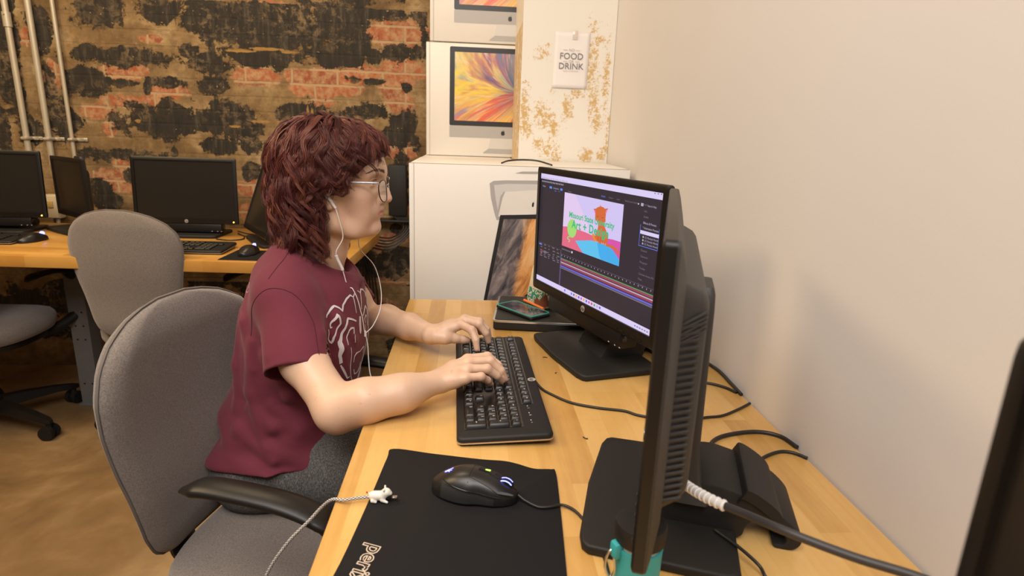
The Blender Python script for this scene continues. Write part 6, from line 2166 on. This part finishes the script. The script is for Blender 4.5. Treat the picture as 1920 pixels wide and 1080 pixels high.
# ---- printed bear head on the chest, as flat white strokes lying on the cloth (y, z, stroke half width)
def print_strokes():
    half = [
     [(1.062, .868, 1), (1.066, .872, 2), (1.078, .878, 2.2), (1.092, .882, 2.4), (1.099, .876, 2.2), (1.104, .868, 1.6), (1.109, .879, 2), (1.121, .888, 2.2), (1.133, .892, 2), (1.140, .886, 1.2), (1.150, .893, 1)],
     [(1.140, .886, 1.2), (1.141, .873, 1.0), (1.143, .853, .5)],
     [(1.074, .846, 1.2), (1.070, .846, 1.4), (1.071, .852, 1.6), (1.077, .861, 2.0), (1.083, .868, 2.6), (1.087, .849, 2.2), (1.081, .838, 1.4), (1.074, .826, 2), (1.073, .815, 1.6), (1.066, .826, .8), (1.064, .845, .8)],
     [(1.137, .838, 2), (1.124, .846, 2.4), (1.113, .851, 2.8), (1.100, .841, 2.6), (1.091, .827, 3.4), (1.083, .814, 4.2), (1.085, .800, 2.8), (1.086, .784, 2.6), (1.090, .768, 3.4)],
     [(1.096, .803, .6), (1.102, .816, 1.4), (1.107, .829, 1.4), (1.114, .831, 2.4), (1.126, .828, 2), (1.121, .817, 1.2)],
     [(1.115, .791, 1.0), (1.117, .770, .8), (1.115, .750, 1.4), (1.121, .728, 1.4), (1.130, .715, 2.2), (1.148, .706, 2.0), (1.156, .706, 1.4)],
     [(1.129, .755, .6), (1.130, .767, 1.2), (1.137, .771, 2.2), (1.146, .770, 1.4), (1.156, .768, .8)],
     [(1.134, .737, .8), (1.139, .726, 2.0), (1.148, .723, 1.6), (1.156, .722, 1.2)],
     [(1.090, .764, 1.4), (1.095, .755, 2.2), (1.103, .740, 2.2), (1.109, .729, 1.6), (1.115, .730, .6)],
     [(1.114, .716, 1.0), (1.124, .703, 2.0), (1.140, .701, 1.4), (1.156, .691, 1.6)],
     [(1.125, .798, .5), (1.123, .808, .8), (1.124, .815, .5)],
    ]
    mid = [[(1.156, .842, 4.0), (1.155, .828, 6.0), (1.155, .812, 5.2), (1.155, .806, 2.0)]]
    yc = 1.156
    strokes = half + [[(2 * yc - y, z, w) for y, z, w in s_] for s_ in half] + mid
    b = B()
    for s_ in strokes:
        P = []
        for (a, c) in zip(s_[:-1], s_[1:]):
            n = max(1, int(math.hypot(c[0] - a[0], c[1] - a[1]) / 0.0025))
            for k in range(n):
                t = k / n
                P.append(tuple(a[i] + (c[i] - a[i]) * t for i in range(3)))
        P.append(s_[-1])
        L, Rr = [], []
        for i in range(len(P)):
            p, q = P[max(0, i - 1)], P[min(len(P) - 1, i + 1)]
            dx, dz = q[0] - p[0], q[1] - p[1]
            l_ = math.hypot(dx, dz) or 1
            nx, nz = -dz / l_, dx / l_
            w = P[i][2] * 0.00078
            L.append((P[i][0] + nx * w, P[i][1] + nz * w)); Rr.append((P[i][0] - nx * w, P[i][1] - nz * w))
        prev = None
        for (ly, lz), (ry, rz_) in zip(L, Rr):
            h1 = bs_.ray_cast(V((0.1, ly, lz)), V((-1, 0, 0))); h2 = bs_.ray_cast(V((0.1, ry, rz_)), V((-1, 0, 0)))
            if h1[0] is None or h2[0] is None or h1[0].x < -0.33 or h2[0].x < -0.33 or abs(h1[0].x - h2[0].x) > 0.012:
                prev = None
                continue
            cur = (b.verts.new(h1[0] + h1[1] * 0.0009), b.verts.new(h2[0] + h2[1] * 0.0009))
            if prev and (cur[0].co - prev[0].co).length < 0.012:
                b.faces.new((prev[0], cur[0], cur[1], prev[1]))
            prev = cur
    loose = [v for v in b.verts if not v.link_faces]
    bmesh.ops.delete(b, geom=loose, context='VERTS')
    o = obj('printed_bear', b, simple('white_shirt_print', (0.62, 0.57, 0.58), 0.8), shirt, ang=None, world=True)
    md = o.modifiers.new('t', 'SOLIDIFY'); md.thickness = 0.0006; md.offset = 0
print_strokes()
# faded white print on the back of the shirt
b = B()
for (y, z, r_) in ((1.13, 0.905, 0.010), (1.14, 0.845, 0.006), (1.12, 0.79, 0.008), (1.15, 0.785, 0.006), (1.2, 0.88, 0.02), (1.24, 0.84, 0.016), (1.2, 0.80, 0.018), (1.27, 0.79, 0.012)):
    P = []
    for k in range(17):
        a = 2 * pi * k / 16
        hh = bs_.ray_cast(V((-0.9, y + r_ * 0.7 * cos(a), z + r_ * sin(a))), V((1, 0, 0)))
        if hh[0] is not None:
            P.append(hh[0] + hh[1] * 0.0004)
    if len(P) > 8:
        tube(b, P, 0.0014, 6, flat=0.4)
obj('faded_back_print', b, simple('faded_white_print', (0.34, 0.20, 0.22), 0.85), shirt, ang=60, world=True)

# ================================================================== trousers and shoes
def pants_mat():
    t = NT('heather_grey_jersey')
    v = t.mapping()
    w = t.n('ShaderNodeMapping', Vector=v, Scale=(1, 1, 0.4)).outputs[0]
    n = t.noise(w, 520, 4, 0.8)
    t.base(t.ramp(n, [(0.35, (0.030, 0.029, 0.030)), (0.5, (0.075, 0.072, 0.070)), (0.68, (0.20, 0.19, 0.18))]))
    t.P(Roughness=0.95)
    t.bump(n, 0.3, 0.0008)
    return t.m
def build_pants():
    s = SDF((-0.56, 0.94, 0.06), (0.10, 1.44, 0.66), 0.004)
    s.ell((-0.400, 1.20, 0.530), (0.112, 0.150, 0.085), 0.02)
    s.ell((-0.415, 1.20, 0.500), (0.100, 0.165, 0.050), 0.03)
    for sg in (-1, 1):
        y = 1.195 + sg * 0.090
        s.chain([(-0.425, y, 0.538), (-0.25, y - 0.01, 0.550), (-0.03, y - 0.02, 0.565)], [0.086, 0.084, 0.064], 0.03)
        s.chain([(-0.03, y - 0.02, 0.565), (0.00, y - 0.01, 0.36), (-0.02, y, 0.12)], [0.060, 0.055, 0.046], 0.03)
        # creases at the hip and behind the knee
        s.chain([(-0.42, y + sg * 0.06, 0.60), (-0.36, y + sg * 0.075, 0.56), (-0.34, y + sg * 0.07, 0.52)], [0.004, 0.006, 0.004], 0.014)
        s.chain([(-0.36, y + sg * 0.05, 0.618), (-0.31, y + sg * 0.070, 0.585), (-0.29, y + sg * 0.072, 0.55)], [0.004, 0.006, 0.004], 0.014)
        s.chain([(-0.31, y + sg * 0.03, 0.63), (-0.27, y + sg * 0.062, 0.600), (-0.25, y + sg * 0.068, 0.56)], [0.004, 0.005, 0.003], 0.014)
    me = s.mesh('trousers')
    relax(me, 3, 0.5)
    return obj('trousers', me, pants_mat(), person, ang=None, world=True)
build_pants()
for sg in (-1, 1):
    y = 1.20 + sg * 0.085
    s = SDF((-0.10, y - 0.08, -0.01), (0.22, y + 0.08, 0.14), 0.003)
    s.ell((-0.02, y, 0.050), (0.055, 0.036, 0.050), 0.02)
    s.ell((0.09, y, 0.034), (0.085, 0.040, 0.034), 0.03)
    s.cap((-0.02, y, 0.06), (-0.02, y, 0.105), 0.040, 0.042, 0.02)
    s.bx((0.05, y, -0.03), (0.2, 0.1, 0.0315), 0, 0, 's')
    sh_ = obj('shoe', s.mesh('shoe'), simple('dark_canvas_shoe', (0.03, 0.03, 0.035), 0.8), person, ang=None, world=True)
    b = B()
    prism(b, [(-0.075 + 0.12 + 0.125 * cos(a), y + 0.043 * sin(a)) for a in [2 * pi * k / 30 for k in range(30)]], 0.0, 0.014, bev=0.003)
    obj('sole', b, simple('white_sole', (0.55, 0.53, 0.5), 0.6), sh_, world=True)

# ================================================================== hair
def build_hair():
    rs = np.random.default_rng(21)
    C = np.array([0.012 * FS, 0, 0.045]); RD = np.array([0.098, 0.076, 0.083])
    ga = pi * (3 - math.sqrt(5))
    N = 1500
    locks = []
    for i in range(N):
        z = 1 - 1.55 * (i + 0.5) / N
        r_ = math.sqrt(max(0, 1 - z * z))
        th = i * ga
        n = np.array([r_ * cos(th), r_ * sin(th), z])
        az = abs(math.degrees(math.atan2(n[1], n[0])))     # 0 = front
        root = C + RD * n * 1.01
        hl = np.interp(az, [0, 25, 45, 60, 80, 95, 110, 180], [0.095, 0.094, 0.084, 0.066, 0.030, 0.012, -0.030, -0.045])
        if root[2] < hl:
            continue
        end = np.interp(az, [0, 30, 48, 62, 75, 90, 98, 104, 114, 180], [0.084, 0.080, 0.066, 0.045, 0.022, 0.006, -0.006, -0.088, -0.120, -0.135]) + rs.uniform(-0.012, 0.012)
        lay = rs.uniform(0.05, 1.0) ** 0.8
        off = 0.003 + 0.020 * lay * (0.62 if az < 70 else (1.0 if az > 110 else 0.85))
        if root[2] > 0.09 and az > 60:
            off += 0.004
        p = root.copy(); d = n.copy()
        path = [p.copy()]
        ds = 0.005
        drift = rs.normal(0, 0.16)
        L = 0
        maxlen = 0.30 if az > 95 else (0.115 if az < 45 else 0.19)
        lift = rs.uniform(0.6, 1.3)
        for k in range(70):
            a = np.array([p[0] - C[0], p[1], 0.0]); ra = np.linalg.norm(a) + 1e-6; a /= ra
            tan_ = np.array([-a[1], a[0], 0])
            s_ = min(1.0, L / 0.09)
            down = np.array([0, 0, -1.0])
            tgt = a * (1.15 * (1 - s_) * lift * min(1, max(0, (p[2] - 0.02) / 0.05))) + down * (0.15 + 1.0 * s_) + tan_ * drift
            if az < 48:
                tgt += np.array([0.30, 0, 0.10]) * (1 - s_ * 0.6)
            if az > 95 and p[2] < 0.0:
                tgt += np.array([0.10 if p[0] < -0.06 else 0.0, 0, 0]) - a * 0.10
            if 95 < az < 120 and p[2] < -0.02:
                tgt += np.array([0.18, 0, 0])
            d = d * 0.62 + 0.38 * tgt / np.linalg.norm(tgt)
            d /= np.linalg.norm(d)
            p = p + d * ds
            L += ds
            # keep outside the skull plus this lock's own layer
            grow = off * min(1.0, L / 0.03 + 0.1)
            e = (p - C) / (RD + grow)
            q = math.sqrt((e * e).sum())
            if p[2] > -0.01 and (q < 1.0 or (q > 1.03 and p[2] > 0.03)):
                p = C + (p - C) / (q if q < 1 else q / 1.03)
            elif p[2] <= 0.02:
                nk = np.array([-0.012 + 0.25 * min(0, p[2] + 0.04), 0.0])
                v2 = p[:2] - nk
                rr = np.linalg.norm(v2)
                lim = 0.054 + grow * 0.75
                if rr < lim:
                    p[:2] = nk + v2 / rr * lim
                fb = -0.086 - grow * 1.2
                if az > 95 and p[2] < 0.0 and p[0] > 0.004:
                    p[0] = 0.004
                if p[2] < -0.05:
                    fb -= 0.22 * (-0.05 - p[2]) * lay
                if p[0] < fb:
                    p[0] = fb
                ly = 0.074 + grow
                p[1] = min(max(p[1], -ly), ly)
            path.append(p.copy())
            if p[2] < end or L > maxlen:
                break
        P = np.array(path)
        if len(P) < 7:
            continue
        locks.append((P, az, off, root))
    NP = 26
    verts, faces, shade = [], [], []
    base = 0
    for P, az, off, root in locks:
        seg = np.linalg.norm(np.diff(P, axis=0), axis=1)
        cl = np.concatenate([[0], np.cumsum(seg)]); T = cl[-1]
        t = np.linspace(0, T, NP)
        G = np.stack([np.interp(t, cl, P[:, k]) for k in range(3)], 1)
        tg = np.gradient(G, axis=0); tg /= np.linalg.norm(tg, axis=1)[:, None] + 1e-9
        out = G - C; out[:, 2] *= 0.6
        out -= (out * tg).sum(1)[:, None] * tg; out /= np.linalg.norm(out, axis=1)[:, None] + 1e-9
        sd = np.cross(tg, out)
        s_ = t / T
        wl = rs.uniform(0.060, 0.105); ph = rs.uniform(0, 2 * pi); hand_ = rs.choice([-1, 1])
        amp = (0.002 + (0.0125 if az > 50 else 0.0075) * s_ ** 0.8) * rs.uniform(0.6, 1.35)
        w = 2 * pi * t / wl + ph
        G = G + out * (amp * 0.5 * (np.cos(w) + 0.2))[:, None] + sd * (amp * hand_ * np.sin(w))[:, None]
        ns = 21
        tone = rs.uniform(0, 1)
        rad = rs.uniform(0.0050, 0.0095)
        for j in range(ns):
            a0 = rs.uniform(0, 2 * pi); r0 = math.sqrt(rs.uniform(0, 1)) * rad
            tw = a0 + rs.uniform(-0.5, 0.5) * s_
            spread = np.interp(s_, [0, 0.3, 0.75, 1], [0.9, 1.0, 0.75, 0.25 + 0.45 * rs.uniform()])
            fr = rs.normal(0, 0.0006, 3)
            fly = 0.0
            if rs.uniform() < 0.10:
                fly = rs.uniform(0.003, 0.010)
            Q = G + out * (r0 * np.cos(tw) * spread * 0.40)[:, None] + sd * (r0 * np.sin(tw) * spread)[:, None] + fr[None, :] * s_[:, None]
            if fly:
                Q = Q + out * (fly * s_ ** 2)[:, None] + sd * (rs.normal() * fly * s_ ** 1.5)[:, None]
            m_ = NP if rs.uniform() < 0.7 else int(NP * rs.uniform(0.75, 1))
            rr = 0.00048 * np.interp(s_, [0, 0.1, 0.7, 1], [0.6, 1, 0.9, 0.2]) * (0.5 if fly else 1)
            for kk in range(3):
                an = 2 * pi * kk / 3
                verts.append(Q + out * (rr * cos(an))[:, None] + sd * (rr * sin(an))[:, None])
            i0 = base + np.arange(m_ - 1)
            for kk in range(3):
                k2 = (kk + 1) % 3
                faces.append(np.stack([i0 + kk * NP, i0 + k2 * NP, i0 + k2 * NP + 1, i0 + kk * NP + 1], 1))
            shade.append(np.full(3 * NP, min(1, max(0, tone * 0.6 + rs.uniform(0, 0.4)))))
            base += 3 * NP
    Vv = np.concatenate(verts); F = np.concatenate(faces); Sh = np.concatenate(shade)
    Mx = np.array(HM)
    Vv = Vv @ Mx[:3, :3].T + Mx[:3, 3]
    me = bpy.data.meshes.new('hair')
    mesh_fill(me, Vv, F)
    at = me.attributes.new('tone', 'FLOAT', 'POINT')
    at.data.foreach_set('value', Sh.astype(np.float32))
    t = NT('dark_red_hair')
    a = t.n('ShaderNodeAttribute', _attribute_name='tone').outputs['Fac']
    t.base(t.ramp(a, [(0.0, (0.026, 0.008, 0.009)), (0.45, (0.070, 0.019, 0.019)), (0.8, (0.14, 0.040, 0.030)), (1.0, (0.30, 0.115, 0.055))]))
    t.P(Roughness=0.36)
    t.set(t.b, 'Specular IOR Level', 0.6)
    t.set(t.b, 'Specular Tint', (1.0, 0.62, 0.50, 1))
    o = obj('hair', me, t.m, person, ang=None, world=True)
    # the dense inner mass of hair
    s = SDF((-0.45, 1.06, 0.93), (-0.14, 1.34, 1.23), 0.003)
    s.M = HM
    s.ell(h(0.008, 0, 0.050), (0.106, 0.084, 0.088), 0.01)
    s.chain([h(-0.035, 0, 0.02), h(-0.052, 0, -0.04), h(-0.058, 0, -0.100)], [0.074, 0.062, 0.045], 0.02)
    s.ell(h(0.120, 0, -0.012), (0.092, 0.10, 0.078), 0.01, 's')
    s.bx(h(0.075, 0, -0.06), (0.055, 0.12, 0.09), 0.02, 0.01, 's')
    s.M = None
    me = s.mesh('hair_mass')
    relax(me, 3, 0.5)
    obj('hair_mass', me, simple('dark_red_undercoat', (0.020, 0.005, 0.006), 0.6), o, ang=None, world=True)
    return o
hair = build_hair()

# ================================================================== glasses
gl = thing('eyeglasses', 'black and silver wire eyeglasses worn by the person', 'glasses', tuple(hw(0.11, 0, 0.01)))
m_wire = simple('black_wire', (0.012, 0.012, 0.014), 0.25, metal=0.5)
m_lens = NT('clear_lens')
m_lens.base((1, 1, 1)); m_lens.P(Roughness=0.0, IOR=1.12)
m_lens.set(m_lens.b, 'Transmission Weight', 1.0)
LC = {}
for l in (-1, 1):
    out = []
    for k in range(40):
        a = 2 * pi * k / 40
        e = 2.5
        y = 0.0225 * math.copysign(abs(cos(a)) ** (2 / e), cos(a))
        z = 0.0205 * math.copysign(abs(sin(a)) ** (2 / e), sin(a))
        y *= 1 + 0.06 * z / 0.02
        out.append(HM @ V((0.1150 - 0.006 * ((l * y + 0.012) / 0.034) ** 2 * (1 if l * y > -0.012 else 0) - 0.0015 * z / 0.02, l * 0.0325 + y, 0.0055 + z)))
    LC[l] = out
    b = B()
    tube(b, out, 0.00105, 8, closed=True)
    obj('rim', b, m_wire, gl, ang=60, world=True)
    b = B()
    c = sum(out, V()) / len(out)
    fx = HM.to_3x3() @ V((1, 0, 0))
    ring1 = [b.verts.new(p + fx * 0.0004) for p in out]; ring2 = [b.verts.new(p - fx * 0.0004) for p in out]
    b.faces.new(ring1); b.faces.new(ring2[::-1])
    for k in range(40):
        b.faces.new((ring1[k], ring2[k], ring2[(k + 1) % 40], ring1[(k + 1) % 40]))
    obj('lens', b, m_lens.m, gl, ang=30, world=True)
    b = B()
    tube(b, catmull([HM @ V(p) for p in ((0.109, l * 0.0555, 0.0205), (0.1085, l * 0.0600, 0.0225), (0.1050, l * 0.0640, 0.0228), (0.070, l * 0.0725, 0.0235), (0.030, l * 0.079, 0.0245), (0.012, l * 0.0795, 0.020), (-0.005, l * 0.078, 0.004))], 6), 0.0013, 8, flat=1.5)
    obj('temple', b, simple('blue_silver_temple', (0.50, 0.52, 0.62), 0.25, metal=0.7), gl, ang=60, world=True)
    b = B()
    tube(b, catmull([HM @ V(p) for p in ((0.1135, l * 0.0115, 0.004), (0.1080, l * 0.0105, 0.002), (0.1065, l * 0.0095, -0.002))], 5), 0.0005, 6)
    obj('nose_pad', b, M['silver'], gl, ang=60, world=True)
b = B()
tube(b, catmull([HM @ V(p) for p in ((0.1145, -0.0105, 0.0135), (0.1175, 0, 0.0165), (0.1145, 0.0105, 0.0135))], 6), 0.0010, 8)
obj('bridge', b, M['silver'], gl, ang=60, world=True)

# ================================================================== earphones
ep = thing('earphones', 'white wired earphones hanging from the ears of the person down over the T-shirt', 'earphones', (-0.24, 1.15, 0.95))
def clear_of(p, off=0.004):
    """push a point out of shirt or skin"""
    p = V(p)
    for t_ in (bs_, bb_):
        loc, nrm, idx, dist = t_.find_nearest(p)
        if loc is not None and ((p - loc).dot(nrm) < 0 or dist < off):
            if (p - loc).dot(nrm) < 0 and dist > 0.05:
                continue
            p = loc + nrm * off
    return p
m_wht = simple('white_cord', (0.72, 0.70, 0.67), 0.35)
e1 = hw(0.022, -0.083, -0.004); e2 = hw(0.034, -0.081, -0.0235)
b = B(); tube(b, [e1, e2], [0.0032, 0.0024], 12)
tube(b, [hw(0.018, -0.083, 0.000), hw(0.016, -0.076, 0.000)], [0.0065, 0.004], 14)
obj('earbud', b, m_wht, ep, ang=50, world=True)
e3 = hw(0.022, 0.083, -0.004); e4 = hw(0.034, 0.081, -0.0235)
b = B(); tube(b, [e3, e4], [0.0032, 0.0024], 12)
tube(b, [hw(0.018, 0.083, 0.000), hw(0.016, 0.076, 0.000)], [0.0065, 0.004], 14)
obj('earbud', b, m_wht, ep, ang=50, world=True)
Y0 = V((-0.2095, 1.172, 0.800))
near = [e2, hw(0.039, -0.078, -0.045), hw(0.043, -0.070, -0.080), V((-0.252, 1.128, 0.975)), V((-0.243, 1.138, 0.941)), V((-0.236, 1.145, 0.905)), V((-0.225, 1.155, 0.865)), V((-0.216, 1.165, 0.83)), Y0]
Pn = [clear_of(p, 0.003) if 40 < i else p for i, p in enumerate(catmull(near, 8))]
obj('cord', tube(B(), Pn, 0.0010, 8), m_wht, ep, ang=60, world=True)
far = [e4, hw(0.036, 0.075, -0.05), hw(0.045, 0.062, -0.085), V((-0.232, 1.262, 0.960)), V((-0.205, 1.275, 0.920)), V((-0.190, 1.262, 0.875)), V((-0.187, 1.235, 0.838)), V((-0.196, 1.195, 0.812)), Y0]
obj('cord', tube(B(), catmull(far, 8), 0.0010, 8), m_wht, ep, ang=60, world=True)
low = [Y0, V((-0.206, 1.176, 0.775)), V((-0.204, 1.172, 0.74)), V((-0.200, 1.165, 0.712)), V((-0.186, 1.150, 0.690)), V((-0.180, 1.14, 0.66)), V((-0.19, 1.13, 0.63)), V((-0.22, 1.12, 0.62))]
obj('cord', tube(B(), [clear_of(p, 0.003) for p in catmull(low, 8)], 0.0011, 8), m_wht, ep, ang=60, world=True)
b = B()
i0 = next(i for i, p in enumerate(Pn) if p.z < 0.975)
i1 = i0 + 7
tube(b, Pn[i0:i1 + 1], 0.0031, 12)
obj('inline_remote', b, m_wht, ep, ang=50, world=True)
b = B(); tube(b, [Y0 + V((0, 0, 0.006)), Y0 - V((0, 0, 0.006))], 0.0022, 10)
obj('splitter', b, m_wht, ep, ang=50, world=True)
